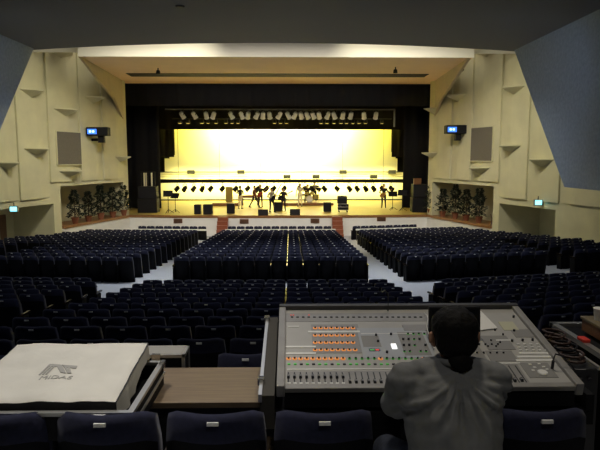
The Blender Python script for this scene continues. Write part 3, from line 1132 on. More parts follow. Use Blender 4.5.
person_at(240.3, 208.8, 2.6, 'performer in black top and cream trousers turned away on stage', c_black, c_cream, dict(le=(.30, .02, 1.15), lh=(.12, -.16, 1.1), re=(-.3, .02, 1.15), rh=(-.12, -.16, 1.1)), .98)
person_at(254.5, 207.8, 1.3, 'dark clothed performer striding with legs wide apart', c_brownt, c_darkb, dict(lf=(.12, -.36, .07), rf=(-.12, .36, .09), lk=(.12, -.22, .47), rk=(-.11, .14, .5), hip=(0, 0, .86), chest=(0, 0, 1.22), neck=(0, 0, 1.37), head=(0, -.02, 1.51)), .98)
person_at(260.5, 207.3, .3, 'dark clothed performer with reddish guitar right of the striding one', c_black, c_darkb, GUIT, 1.0)
person_at(271.5, 212.3, .7, 'performer in grey top and dark trousers playing bass', c_grey, c_darkb, dict(GUIT, lf=(.14, -.16, .07), lk=(.13, -.14, .48)), .97)
person_at(283.6, 211.3, -.4, 'performer all in black with a guitar near stage centre', c_black, c_black, dict(GUIT, re=(-.36, .08, 1.12)), .95)
person_at(300, 206.5, -.3, 'performer in white top standing beside the drum kit', c_whitet, c_whitet, dict(le=(.3, .02, 1.14), lh=(.2, -.22, 1.2)), 1.02)
person_at(314.5, 202.6, .2, 'performer in pale brown top and dark trousers behind the drum kit', c_grey, c_darkb, dict(lh=(.1, -.2, 1.15), le=(.3, -.02, 1.14)), 1.02)
person_at(383.6, 208, -.2, 'lone guitarist in dark clothes on the right of the stage', c_black, c_darkb, GUIT, 1.03)
# drummer, seated on a stool behind the kit
dp = rp + Vector((.25, 1.15, .2))
t = thing('drum_stool', 'small black round stool under the drummer', 'stool', dp)
MB().lathe([(.15, .40), (.16, .43), (.16, .47), (.14, .49)], n=14).build('seat', m_dark, t, world=False)
for k in range(3):
    a = k * 2 * PI / 3 + .4
    MB().rod((0, 0, .40), (.22 * math.cos(a), .22 * math.sin(a), .0), .016, n=6).build('leg', m_metaldark, t, world=False)
figure(dp, 0, 'drummer in dark clothes seated behind the drum kit', c_black, c_darkb,
       dict(hip=(0, 0, .58), chest=(0, -.04, .95), neck=(0, -.06, 1.1), head=(0, -.08, 1.24), lk=(.22, -.36, .52), rk=(-.22, -.36, .52), lf=(.24, -.38, .07), rf=(-.24, -.38, .07),
            le=(.3, -.12, .85), re=(-.3, -.12, .85), lh=(.18, -.36, .9), rh=(-.18, -.36, .9)), 1.0)


# guitars, held in front of the players
def guitar(body, at_obj, off, rotx, label, L=.62):
    t = thing('guitar', label, 'guitar', at_obj.location + Matrix.Rotation(at_obj.rotation_euler.z, 4, 'Z') @ Vector(off), at_obj.rotation_euler.z)
    A = Matrix.Rotation(rotx, 4, 'Y')
    mb = MB()
    mb.M = A
    out = []
    for i in range(28):
        a = 2 * PI * i / 28
        r = .17 - .03 * math.cos(a) + .035 * math.cos(2 * a)
        out.append((r * 1.15 * math.cos(a), -.025, r * math.sin(a)))
    mb.prism(out, (0, .05, 0))
    mb.build('body', body, t, world=False)
    mb = MB()
    mb.M = A
    mb.box(.15, .15 + L, -.03, .0, -.025, .025)
    mb.build('neck', m_brown, t, world=False)
    mb = MB()
    mb.M = A
    mb.prism([(.15 + L, -.03, -.03), (.33 + L, -.03, -.05), (.34 + L, -.03, .03), (.15 + L, -.03, .03)], (0, .025, 0))
    mb.build('headstock', m_dark, t, world=False)
    return t


pp = {o['label']: o for o in COL.objects if o.name.startswith('person')}
m_gred = mat('guitar_red', (.25, .04, .02), .3)
m_gsun = mat('guitar_amber', (.4, .2, .05), .3)
guitar(m_gred, pp['dark clothed performer with reddish guitar right of the striding one'], (-.06, -.28, 1.0), -.7, 'reddish guitar with its neck raised, held right of the striding performer')
guitar(m_dark, pp['performer in grey top and dark trousers playing bass'], (-.04, -.28, .98), -.95, 'dark bass guitar with long neck held by the performer in grey', .8)
guitar(m_dark, pp['performer all in black with a guitar near stage centre'], (-.04, -.28, .98), -.5, 'black guitar held by the performer all in black')
guitar(m_gsun, pp['lone guitarist in dark clothes on the right of the stage'], (-.04, -.28, .98), -.6, 'amber guitar held by the lone guitarist at right')

# ------------------------------------------------------------------ theatre seats
def seat_meshes(nx, nz):
    mb = MB()
    W, T = .482, .075

    def pt(u, h, side):
        # u -1..1 across, h 0..1 up; side 0 back, 1 front
        z = -.03 + h * (SEAT_H + .03)
        y = .15 * (1 - h) + 0.085 * u * u + (T if side else 0) - (.012 * math.sin(PI * h) if not side else -.012 * math.sin(PI * h))
        k = 1 - .05 * max(0, (h - .82) / .18) ** 2 * 1.0
        zz = z - .030 * abs(u) ** 8 * h
        return Vector((u * W / 2 * k, y, zz))
    us = [-1 + 2 * i / nx for i in range(nx + 1)]
    hs = [i / (nz - 1) * .86 for i in range(nz)] + [1.0]
    vs = [pt(u, h, s_) for s_ in (0, 1) for h in hs for u in us]
    # rounded top: one more line of points
    top = [pt(u, 1, 0).lerp(pt(u, 1, 1), .5) + Vector((0, 0, .018)) for u in us]
    base = len(vs)
    vs += top
    a = nx + 1
    b = a * (nz + 1)
    fs, ms = [], []
    for j in range(nz):
        for i in range(nx):
            fs.append((j * a + i, j * a + i + 1, (j + 1) * a + i + 1, (j + 1) * a + i))
            ms.append(1 if j < nz - 1 else 0)
            fs.append((b + j * a + i + 1, b + j * a + i, b + (j + 1) * a + i, b + (j + 1) * a + i + 1))
            ms.append(0)
    for i in range(nx):
        fs += [(nz * a + i, nz * a + i + 1, base + i + 1, base + i), (base + i, base + i + 1, b + nz * a + i + 1, b + nz * a + i)]
        ms += [0, 0]
        fs.append((i + 1, i, b + i, b + i + 1))
        ms.append(1)
    for j in range(nz):
        fs.append((j * a, (j + 1) * a, b + (j + 1) * a, b + j * a))
        fs.append((j * a + nx, b + j * a + nx, b + (j + 1) * a + nx, (j + 1) * a + nx))
        ms += [0, 0]
    fs.append((nz * a, base, b + nz * a))
    fs.append((nz * a + nx, b + nz * a + nx, base + nx))
    ms += [0, 0]
    mb.v = vs
    mb.f = [list(q_) for q_ in fs]
    mb.m = ms
    return mb


hi, lo = seat_meshes(10, 6), seat_meshes(4, 2)
back_me = hi.mesh('backrest', [m_navy, m_shell], smooth=True)
backlo_me = lo.mesh('backrest', [m_navy, m_shell], smooth=True)
cush = MB().hexa([(-.22, .20, .34), (.22, .20, .34), (.22, .30, .34), (-.22, .30, .34)], [(-.22, .14, .70), (.22, .14, .70), (.22, .22, .73), (-.22, .22, .73)])
cush_me = cush.mesh('cushion', m_navy)


def frame_mb(x):
    fb = MB()
    fb.prism([(x - .018, .06, -.12), (x - .018, .30, -.12), (x - .018, .34, .50), (x - .018, .10, .52)], (.036, 0, 0))
    return fb


def arm_mb(x):
    return MB().box(x - .025, x + .025, .06, .40, .52, .555)


frame_me, framer_me = frame_mb(-.26).mesh('side_frame', m_shell), frame_mb(.26).mesh('side_frame', m_shell)
arm_me, armr_me = arm_mb(-.26).mesh('armrest', m_arm), arm_mb(.26).mesh('armrest', m_arm)
plate = MB()
plate.box(-.027, .027, -.008, .004, SEAT_H - .020, SEAT_H - .003)
plate_me = plate.mesh('number_plate', m_plate)

SP = .52
X0 = -.10
seats = []     # (x, y, z, rz, label, last, first)


def visible(x, y, z):
    px, py = project((x, y, z + SEAT_H))
    return -25 < px < 625 and py < 470, px, py


# near centre block
for ri, (Y, d) in enumerate(NEAR):
    if ri == 0:
        continue
    z = EYE.z - d - SEAT_H
    row = len(NEAR) - ri            # 1 = first row behind the cross aisle
    for k in range(12):
        x = X0 + (k - 5.5) * SP
        if ri == 1 and -.62 < x < -.30:
            continue
        if k < 6:
            lab = 'navy seat, %s from left aisle, %s row behind the cross aisle' % (ORD[k], ORD[row - 1])
        else:
            lab = 'navy seat, %s from right aisle, %s row behind the cross aisle' % (ORD[11 - k], ORD[row - 1])
        seats.append((x, Y, z, 0, lab, k == 11, 'seats in the block beyond the mixing desk', k == 0))
# near side blocks, fanned
for s, nm in ((-1, 'left'), (1, 'right')):
    for ri, (Y, d) in enumerate(NEAR):
        if ri < 3:
            continue
        z = EYE.z - d - SEAT_H
        row = len(NEAR) - ri
        xs0 = 4.5 if row == 1 else 4.05
        for k in range(13):
            u = (k + .5) * SP
            x, y = X0 + s * (xs0 + u * math.cos(FANS[s])), Y + (.3 if s < 0 else 0) + u * math.sin(FANS[s])
            lab = 'navy seat, %s from the aisle, %s row of the near %s side block' % (ORD[k], ORD[row - 1], nm)
            seats.append((x, y, z, s * FANS[s], lab, (k == 12) if s > 0 else (k == 0), 'seats in the near side blocks', (k == 0) if s > 0 else (k == 12)))
# middle blocks before the stage
NR = 14
for r in range(NR + 1):
    Y = MIDB[0] + (31.2 - MIDB[0]) * r / (NR - 1) if r < NR else MIDF[0]
    z = EYE.z - drop(Y) - SEAT_H
    rowlab = 'last row' if r == 0 else ('front row' if r == NR else ORD[r] + '-to-last row')
    for k in range(12):
        x = X0 + (k - 5.5) * SP
        lab = 'navy seat, %s from the %s aisle, %s of the centre block before the stage' % ((ORD[k], 'left', rowlab) if k < 6 else (ORD[11 - k], 'right', rowlab))
        seats.append((x, Y, z, 0, lab, k == 11, 'seats in the blocks before the stage', k == 0))
    for s, nm in ((-1, 'left'), (1, 'right')):
        n_ = 0
        for k in range(24):
            u = (k + .5) * SP
            x, y = X0 + s * (4.4 + u * math.cos(FANS[s])), Y + u * math.sin(FANS[s])
            lim = 9.9 + .3 * (37 - y) - .95
            if y > 36.6 or abs(x) > lim - (1.0 if r == NR else 0):
                continue
            if y < 24.5 and 9.3 < abs(x) < 10.6:
                continue
            lab = 'navy seat, %s from the aisle, %s of the %s block before the stage' % (ORD[k], rowlab, nm)
            seats.append((x, y, z, s * FANS[s], lab, False, 'seats in the blocks before the stage', k == 0))

cand = []
rest = []
for q_ in seats:
    x, y, z = q_[:3]
    ok, px, py = visible(x, y, z)
    hidden = (292 < px < 512 and py > 312) or (px < 140 and py > 344 and y < 6.2) or (px > 575 and py > 326)
    far_side = y < 17 and (px < -20 or px > 620)
    if y < 17 and (px < -60 or px > 680):
        continue
    (cand if ok and not hidden and not far_side else rest).append(q_)
cand.sort(key=lambda q_: (Vector(q_[:3]) - EYE).length)
LIM = 292
rest += cand[LIM:]
cand = cand[:LIM]
for (x, y, z, rz, lab, last, grp, first) in cand:
    t = thing('theatre_seat', lab, 'seat', (x, y, z), rz, grp)
    nearby = y < 9
    b = link('backrest', back_me if y < 12 else backlo_me, t)
    link('number_plate', plate_me, b)
    link('cushion', cush_me, t)
    fo = link('side_frame', frame_me, t)
    link('armrest', arm_me, fo)
    if last:
        fo = link('side_frame', framer_me, t)
        link('armrest', armr_me, fo)

mb = MB()
for (x, y, z, rz, lab, last, grp, first) in rest:
    mb.M = Matrix.Translation((x, y, z)) @ Matrix.Rotation(rz, 4, 'Z')
    mb.add(lo.v, lo.f, 0)
    mb.m[-len(lo.f):] = lo.m
    mb.add([v for v in cush.v], cush.f, 0)
    fm = frame_mb(-.26)
    mb.add(fm.v, fm.f, 1)
    mb.add(plate.v, plate.f, 2)
    am = arm_mb(-.26)
    mb.add(am.v, am.f, 3)
mb.M = Matrix()
o = mb.build('theatre_seating', [m_navy, m_shell, m_plate, m_arm])
o['kind'] = 'stuff'
o['label'] = 'distant navy theatre seats filling the side and front rows of the hall'
o['category'] = 'seats'

# rails behind the detached front rows
for xa, xb, s, nm in RAILS:
    t = thing('low_rail', 'low pale rail behind the front row of the %s block' % nm, 'rail', ((xa + xb) / 2, MIDF[0] - .55, zf(0, MIDF[0] - .55)), s * FANS[s])
    L = abs(xb - xa)
    t.location.y += 0 if s == 0 else (abs((xa + xb) / 2) - 4.2) * math.tan(FANS[s])
    MB().box(-L / 2, L / 2, -.03, .03, .62, .71).build('rail_bar', m_white, t, world=False)
    for k in range(7):
        x = -L / 2 + .05 + (L - .1) * k / 6
        MB().box(x - .02, x + .02, -.02, .02, -.1, .62).build('rail_post', m_metaldark, t, world=False)

# nearest row of seats, right at the mixing position
Y, d = NEAR[0]
zA = EYE.z - d - SEAT_H
for k, lab in ((4, 'dark blue seat back at bottom left, partly outside the picture'), (5, 'dark blue seat back in front of the covered mixer, its white plate in the middle'), (6, 'dark blue seat back in front of the wooden table'), (7, 'dark blue seat back in front of the left end of the mixing desk'), (9, 'dark blue seat back in front of the right end of the mixing desk')):
    x = X0 + (k - 5.5) * SP
    t = thing('theatre_seat', lab, 'seat', (x, Y, zA), 0, 'seats beside the operator')
    b = link('backrest', back_me, t)
    link('number_plate', plate_me, b)
    link('cushion', cush_me, t)
    fo = link('side_frame', frame_me, t)
    link('armrest', arm_me, fo)
    if k in (7, 9):
        fo = link('side_frame', framer_me, t)
        link('armrest', armr_me, fo)

# ------------------------------------------------------------------ mixing position
# table
TZ = .70
t = thing('wooden_table', 'long brown wooden table between the covered mixer and the mixing desk', 'table', (.3, 3.35, zf(.3, 3.35)))
fl = at_z(262, 402, TZ).y
bk = at_z(262, 367, TZ).y
MB().box(-1.6, 2.08, fl, bk, TZ - .035, TZ).build('table_top', m_table, t, bevel=.004)
for a in (-1.5, 2.03):
    for b in (fl + .05, bk - .05):
        MB().box(a - .025, a + .025, b - .025, b + .025, zf(a, b) - .01, TZ - .035).build('leg', m_metaldark, t)
MB().box(-1.5, 2.03, fl + .04, fl + .06, TZ - .10, TZ - .035).build('apron', m_metaldark, t)

# console
A = Vector((.45, yd(2.91, 388)[0], EYE.z - yd(2.91, 388)[1]))
Bk = Vector((.45, yd(3.745, 310)[0], EYE.z - yd(3.745, 310)[1]))
CW = 1.55
pn = (Bk - A).cross(Vector((-1, 0, 0))).normalized()
if pn.z < 0:
    pn = -pn
ax = Vector((1, 0, 0))
av = (Bk - A).normalized()


def pan(px, py):
    return at_plane(px, py, A, pn)


def slab(mb, P, t0, t1, mat_=0):
    mb.hexa([q_ + pn * t0 for q_ in P], [q_ + pn * t1 for q_ in P], mat_)


def pquad(x0, y0, x1, y1):
    """an upright rectangle on the desk between two picture points"""
    a, b = pan(x0, y1), pan(x1, y0)
    v0, v1 = (a - A).dot(av), (b - A).dot(av)
    xa, xb = pan(x0, (y0 + y1) / 2).x, pan(x1, (y0 + y1) / 2).x
    o_ = A - ax * A.x
    return [o_ + ax * xa + av * v0, o_ + ax * xb + av * v0, o_ + ax * xb + av * v1, o_ + ax * xa + av * v1]


con = thing('mixing_console', 'large grey sound mixing desk covered with knobs and faders', 'mixing console', (1.225, 3.2, TZ))
zb = TZ + .10
mb = MB()
L0, R0 = A + ax * .04, A + ax * (CW - .04)
L1, R1 = Bk + ax * .04, Bk + ax * (CW - .04)
mb.hexa([Vector((L0.x, L0.y, zb)), Vector((R0.x, R0.y, zb)), Vector((R1.x, R1.y, zb)), Vector((L1.x, L1.y, zb))], [L0, R0, R1, L1])
mb.build('chassis', m_case, con)
mb = MB()
slab(mb, [L0, R0, R1, L1], -.012, .0005)
mb.build('control_panel', m_console, con)
for nm_, xx in (('cheek', 0), ('cheek', CW - .042)):
    P = [A + ax * xx - av * .015, A + ax * (xx + .042) - av * .015, Bk + ax * (xx + .042) + av * .01, Bk + ax * xx + av * .01]
    mb = MB()
    slab(mb, P, -.045, .022)
    mb.build('side_cheek', m_cheek, con, bevel=.006)
mb = MB()
P = [A + ax * .04 - av * .012, A + ax * (CW - .04) - av * .012, A + ax * (CW - .04) + av * .03, A + ax * .04 + av * .03]
slab(mb, P, -.022, .006)
mb.build('front_rail', m_cheek, con, bevel=.005)
mb = MB()
P = [Bk + ax * .0 - av * .002, Bk + ax * CW - av * .002, Bk + ax * CW + av * .035, Bk + av * .035]
slab(mb, P, -.12, .03)
mb.build('rear_rail', m_consdark, con, bevel=.005)


def plate_part(name, x0, y0, x1, y1, m_, h=.003):
    mb = MB()
    slab(mb, pquad(x0, y0, x1, y1), 0, h)
    return mb.build(name, m_, con)


plate_part('centre_panel', 360, 328, 431, 358.5, m_panelblue)
plate_part('meter_panel', 280.5, 313, 428, 322, m_cheek, .002)
plate_part('fader_panel', 287, 371, 402, 385.5, m_cheek, .002)
plate_part('fader_panel', 470, 364.5, 524, 384.5, m_cheek, .002)
m_sect = mat('console_section_grey', (.27, .265, .25), .5)
for q_ in ((484, 336, 511, 350), (513, 329.5, 541, 337.5), (466, 343.5, 482.5, 361.5), (488, 351, 515, 361.5), (524.5, 363, 553, 378), (362, 336, 380, 347.5), (401, 332.5, 427, 356)):
    plate_part('section_panel', *q_, m_sect, .0032)
plate_part('encoder_panel', 312, 324.5, 361, 353.5, m_cheek, .0022)
for x0, y0, x1, y1 in ((308, 331, 360, 333), (284, 346.2, 316, 348), (286, 352.8, 316, 354.6), (287, 368.5, 428, 370.3), (288, 386.0, 402, 387.2), (519, 352.5, 549, 354.3), (517, 356, 552, 358), (516, 359.6, 555, 361.6), (280 + 8, 326.4, 299, 327.3), (496, 340, 512, 341), (361, 333.5, 412, 334.3), (487, 363, 520, 364.2)):
    plate_part('label_strip', x0, y0, x1, y1, m_strip, .0035)
plate_part('label_strip', 501, 322, 516, 330.5, mat('yellow_label', (.55, .54, .38), .6), .0035)
plate_part('level_meter', 369, 349, 380, 351.8, m_screen, .004)
plate_part('lit_bar', 370, 349.8, 374.5, 351, m_green, .0046)
plate_part('lit_bar', 375.5, 349.8, 379, 351, m_red, .0046)
plate_part('button_glint', 391.5, 344.5, 396.5, 349.5, m_buttonglint, .006)
plate_part('function_buttons', 403, 325, 430, 331, m_cheek, .004)

# knobs
qn = Vector((0, 0, 1)).rotation_difference(pn).to_euler()


def knob_mesh(r, h, ring, name='knob', rr=1.55):
    mb = MB()
    mb.lathe([(r, .0), (r, h * .8), (r * .85, h)], n=12, mat=0)
    mb.box(-r * .12, r * .12, 0, r * .95, h * .8, h * 1.06, 2)
    if ring:
        mb.lathe([(r * rr, .0), (r * rr, .004), (r * 1.0, .005)], n=14, mat=1)
    return mb.mesh(name, [m_knob, ring or m_knob, m_strip])


k_or = knob_mesh(.0058, .013, m_orange, rr=2.35)
k_gr = knob_mesh(.0058, .013, m_green, rr=1.5)
k_bk = knob_mesh(.007, .015, None)
k_sm = knob_mesh(.0055, .012, None)


def knob(px, py, me, name='knob'):
    p = pan(px, py)
    return link(name, me, con, p - con.location, qn)


for y in (328.5, 335.8, 343, 350.3):
    for i in range(8):
        knob(315.2 + i * (5.4 if y < 345 else 5.7), y, k_or, 'lit_encoder')
for i in range(10):
    knob(288.6 + i * 6.05, 359, k_or, 'lit_encoder')
for i in range(13):
    knob(349.5 + i * 6.2, 359, k_or if i in (5, 12) else k_gr)
for i in range(9):
    for j, y in enumerate((334.5, 340, 346, 352)):
        if i >= 4 and (i + j) % 5 != 4:
            knob(381 + i * 5.4 + j * .6, y, k_bk if (i * j) % 3 else k_gr)
for px, py in ((512, 341.5), (522.5, 341), (532.5, 340.5), (514, 331.5), (535.5, 331), (513.5, 317.5), (376, 336), (378, 342), (391, 335), (387, 353)):
    knob(px, py, k_bk)
for i in range(5):
    knob(477 + i * 6.6, 353.5, k_sm)
    knob(473 + i * 6.2, 345, k_sm)
for px, py in ((495, 330.5), (500, 343), (491, 341), (496, 347), (503, 335), (488, 347)):
    knob(px, py, k_sm)
# small buttons
btn = MB().box(-.008, .008, -.005, .005, 0, .006)
b_g, b_w, b_d = btn.mesh('button', m_green), btn.mesh('button', m_strip), btn.mesh('button', m_consdark)
for i in range(22):
    knob(289 + i * 6.15, 364.6, b_g if (i * 7) % 5 < 3 else b_d, 'button')
for i in range(10):
    knob(289 + i * 6.05, 384, b_w, 'button')
for i in range(24):
    knob(292 + i * 5.6, 317.5, b_d, 'button')
for i in range(5):
    for j in range(3):
        knob(518 + i * 6.4 + j * 1.2, 344.8 + j * 3.0, b_w, 'button')
for px, py in ((530, 365), (534.5, 368), (539, 364.5), (543.5, 367.5), (533, 371), (547, 370)):
    knob(px, py, b_w, 'button')
for px in (291, 293.5, 309):
    knob(px, 315.5, MB().box(-.004, .004, -.003, .003, 0, .005).mesh('indicator', m_red), 'indicator')
mb = MB()
mb.lathe([(.027, 0), (.027, .008), (.022, .012)], n=20)
tw = mb.mesh('jog_wheel', m_strip)
knob(542.5, 373.5, tw, 'jog_wheel')
# faders
cap_mb = MB()
cap_mb.hexa([(-.007, -.014, .0), (.007, -.014, .0), (.007, .014, .0), (-.007, .014, .0)], [(-.006, -.010, .014), (.006, -.010, .014), (.006, .010, .014), (-.006, .010, .014)])
cap_mb.box(-.0062, .0062, -.0012, .0012, .0141, .0148, 1)
cap_me = cap_mb.mesh('fader', [m_knob, m_strip])
fad = [(288.4 + i * 6.07, 377.4) for i in range(10)] + [(350 + i * 6.2, 382.4) for i in range(9)]
fad += [(476, 372), (483, 375), (507.5, 381.5), (514.5, 381.2), (521.5, 380.8)]
for px, py in fad:
    knob(px, py, cap_me, 'fader')
    sl_ = MB()
    slab(sl_, pquad(px - .55, 372.5 if px < 450 else 366, px + .55, 384.5), .0022, .003)
    sl_.build('fader_slot', m_knob, con)

# gooseneck lamps on the console
for pts in ([(390.5, 309.5), (388, 300), (384, 296), (379, 313)], [(322, 310), (324, 304), (326, 312), (325, 314)]):
    pass
p = pan(388, 311)
mb = MB()
mb.tube([p, p + Vector((.0, .0, .07)), p + Vector((-.005, -.015, .12)), p + Vector((-.03, -.04, .145)), p + Vector((-.05, -.06, .135))], .004, 6)
mb.build('gooseneck_lamp', m_metaldark, con)
p = pan(552, 369)
mb = MB()
mb.tube([p, p + pn * .06, p + pn * .085 + ax * .012 + av * .01, p + pn * .075 + ax * .05 + av * .0, p + pn * .02 + ax * .10 - av * .04, p + ax * .15 - av * .06 + pn * .03], .0045, 6)
mb.build('gooseneck_lamp', m_knob, con)
mb = MB()
mb.rod(p, p + pn * .05, .008, n=8)
mb.build('lamp_socket', m_knob, con)
# thin white cables over the desk by the screen
mb = MB()
a, b = pan(424, 316), pan(432, 352)
pts = [a.lerp(b, i / 8) + pn * (.02 + .03 * math.sin(PI * i / 8)) + ax * .012 * math.sin(i) for i in range(9)]
mb.tube(pts, .003, 6)
tag(mb.build('thin_cable', m_strip), 'thin pale cable lying over the desk beside the black screen', 'cable')

# console screen behind the operator's head
sb_ = pan(455, 341)
mon = thing('monitor_screen', 'black screen standing on the desk before the operator', 'monitor', sb_)
W = .30
y0 = sb_.y
zt = at(455, 307.5, y0).z - sb_.z
mb = MB()
mb.M = Matrix.Rotation(math.radians(-6), 4, 'X')
mb.box(-W / 2, W / 2, 0, .03, .005, zt)
mb.build('housing', m_dark, mon, world=False, bevel=.006)
mb = MB()
mb.M = Matrix.Rotation(math.radians(-6), 4, 'X')
mb.box(-W / 2 + .018, W / 2 - .018, -.003, .002, .025, zt - .02)
scr = mb.build('screen', m_screen, mon, world=False)
mb = MB()
mb.M = Matrix.Rotation(math.radians(-6), 4, 'X')
for a in (-.105, .075):
    mb.box(a, a + .022, -.006, -.002, zt - .045, zt - .036)
g = mb.build('lit_indicator', m_bluelight, scr, world=False)
MB().box(-.08, .08, -.02, .07, -.02, .012).build('foot', m_dark, mon, world=False)

# paper
P = [pan(470, 332.5), pan(497.5, 329), pan(478.5, 309.5), pan(463, 311)]
mb = MB()
slab(mb, P, .006, .008)
tag(mb.build('paper_sheet', m_paper), 'white paper sheet lying on the desk right of the screen', 'paper')

# flight case tray around the console
tr = thing('console_case', 'black flight case tray with metal edge holding the mixing desk', 'flight case', (1.22, 3.2, TZ))
yf, yb2 = A.y - .005, Bk.y + .10
mb = MB()
mb.box(.385, 2.06, yf, yb2, TZ + .002, TZ + .075)
mb.build('tray_base', m_case, tr)
e0, e1 = at_z(262.5, 400, .84), at_z(268.5, 337, .93)
mb = MB()
mb.hexa([(.368, yf - .02, TZ), (.440, yf - .02, TZ), (.440, yb2, TZ), (.368, yb2, TZ)], [(.368, yf - .02, .875), (.440, yf - .02, .875), (.440, yb2, 1.0), (.368, yb2, 1.0)])
mb.build('side_wall', mat('case_inner_grey', (.055, .05, .04), .8), tr)
mb = MB()
mb.hexa([(.360, yf - .03, .845), (.378, yf - .03, .845), (.378, yb2 + .01, .97), (.360, yb2 + .01, .97)], [(.360, yf - .03, .885), (.378, yf - .03, .885), (.378, yb2 + .01, 1.01), (.360, yb2 + .01, 1.01)])
mb.build('metal_edge', m_alu, tr)
for v in (.12, .95):
    y_ = yf + (yb2 - yf) * v
    z_ = .885 + (1.01 - .885) * v
    MB().box(.35, .385, y_ - .025, y_ + .025, z_ - .02, z_ + .018).build('catch', m_chrome, tr, bevel=.005)
MB().box(2.02, 2.06, yf, yb2, TZ + .07, .86).build('side_wall', m_case, tr)
MB().box(.42, 2.02, yb2 - .03, yb2, TZ + .07, .98).build('rear_wall', m_case, tr)

# covered mixer on the left: case tray, cover, logo
TX0, TX1 = -1.17, -.24
yt0, yt1 = at_z(130, 412.5, .84).y, at_z(158, 361.5, .84).y
case = thing('mixer_case', 'black flight case tray with metal rim under the covered mixer', 'flight case', ((TX0 + TX1) / 2, (yt0 + yt1) / 2, TZ))
mb = MB()
mb.box(TX0, TX1, yt0, yt1, TZ, TZ + .04)
mb.box(TX0, TX0 + .02, yt0, yt1, TZ + .04, .83)
mb.box(TX1 - .02, TX1, yt0, yt1, TZ + .04, .83)
mb.box(TX0 + .02, TX1 - .02, yt0, yt0 + .02, TZ + .04, .83)
mb.box(TX0 + .02, TX1 - .02, yt1 - .02, yt1, TZ + .04, .83)
mb.build('tray', m_case, case)
mb = MB()
for (xa, xb, ya, yb_) in ((TX0 - .008, TX1 + .008, yt0 - .008, yt0 + .022), (TX0 - .008, TX1 + .008, yt1 - .022, yt1 + .008), (TX0 - .008, TX0 + .022, yt0 + .022, yt1 - .022), (TX1 - .022, TX1 + .008, yt0 + .022, yt1 - .022)):
    mb.box(xa, xb, ya, yb_, .825, .843)
mb.box(TX1 + .002, TX1 + .010, yt0, yt1, .765, .780)
mb.build('metal_rim', m_alu, case)
lx = at(100, 418, yt0).x
MB().box(lx - .035, lx + .035, yt0 - .02, yt0 - .004, .79, .838).build('latch', m_chrome, case, bevel=.004)
MB().box(TX1 - .01, TX1 + .02, yt1 - .07, yt1 - .02, .82, .86).build('corner_fitting', m_chrome, case, bevel=.004)

yc0, yc1 = yt0 + .045, yt1 - .01
zc0 = at(60, 399.5, yc0).z
zc1 = at(60, 342, yc1).z
cx0, cx1 = -1.095, -.325
cov = thing('mixer_cover', 'pale vinyl dust cover with grey emblem draped over a small mixer', 'dust cover', ((cx0 + cx1) / 2, (yc0 + yc1) / 2, .75))
NXC, NYC = 36, 30


def cz(u, v):
    z = zc0 + (zc1 - zc0) * v
    z += .010 * noise.noise(Vector((u * 4, v * 4, .3))) + .004 * noise.noise(Vector((u * 11, v * 9, 2)))
    e = min(u, 1 - u, v, 1 - v)
    z -= .012 * max(0, 1 - e / .04) ** 2
    return z


def cp_(u, v):
    return Vector((cx0 + (cx1 - cx0) * u + .004 * noise.noise(Vector((v * 5, u, 7))), yc0 + (yc1 - yc0) * v + .004 * noise.noise(Vector((u * 6, v, 3))), cz(u, v)))


mb = MB()
vs = [cp_(i / NXC, j / NYC) for j in range(NYC + 1) for i in range(NXC + 1)]
a_ = NXC + 1
fs = [(j * a_ + i, j * a_ + i + 1, (j + 1) * a_ + i + 1, (j + 1) * a_ + i) for j in range(NYC) for i in range(NXC)]
mb.add(vs, fs, 0)
# thickness underneath
mb.add([v - Vector((0, 0, .004)) for v in vs], [q_[::-1] for q_ in fs], 0)
mb.build('cover_top', m_cover, cov, smooth=True)


def skirt(name, path, m_, zlow, amp, parent):
    mb = MB()
    n_ = len(path)
    rows = 5
    vs = []
    c_ = Vector(((cx0 + cx1) / 2, (yc0 + yc1) / 2, 0))
    for j in range(rows):
        f_ = j / (rows - 1)
        for i, p in enumerate(path):
            out = (p - c_)
            out.z = 0
            out.normalize()
            q_ = p.copy()
            q_.z = p.z + (zlow(i / (n_ - 1)) - p.z) * f_
            q_ += out * (amp * f_ * noise.noise(Vector((p.x * 14, p.y * 14, 1.7))) + .006 * f_)
            vs.append(q_)
    fs = [(j * n_ + i, (j + 1) * n_ + i, (j + 1) * n_ + i + 1, j * n_ + i + 1) for j in range(rows - 1) for i in range(n_ - 1)]
    mb.add(vs, fs)
    return mb.build(name, m_, parent, smooth=True)


front = [cp_(i / 40, 0) for i in range(41)]
rightp = [cp_(1, i / 30) for i in range(31)]
leftp = [cp_(0, 1 - i / 30) for i in range(31)]
backp = [cp_(1 - i / 40, 1) for i in range(41)]
skirt('front_skirt', front, m_covershade, lambda u: .755 + .012 * math.sin(u * 9), .03, cov)
skirt('side_skirt', rightp, m_cover, lambda u: .80 + .05 * u - .03 * math.sin(u * 6), .02, cov)
skirt('side_skirt', leftp, m_cover, lambda u: .79, .02, cov)
skirt('rear_skirt', backp, m_cover, lambda u: .80, .015, cov)
mb = MB()
mb.tube([p + Vector((.0, 0, .002)) for p in rightp], .0035, 6)
mb.build('edge_piping', m_consdark, cov)
# emblem and lettering, lying on the vinyl


def on_cover(px, py):
    n_ = Vector((0, -(zc1 - zc0), yc1 - yc0)).normalized()
    p = at_plane(px, py, Vector((0, yc0, zc0 + .008)), n_)
    p.z = on_z(p)
    return p


def on_z(p):
    return cz((p.x - cx0) / (cx1 - cx0), (p.y - yc0) / (yc1 - yc0)) + .002


mb = MB()


def stroke(poly, mb):
    P = [on_cover(*q_) for q_ in poly]
    mb.prism([q_ for q_ in P], (0, 0, .0025))


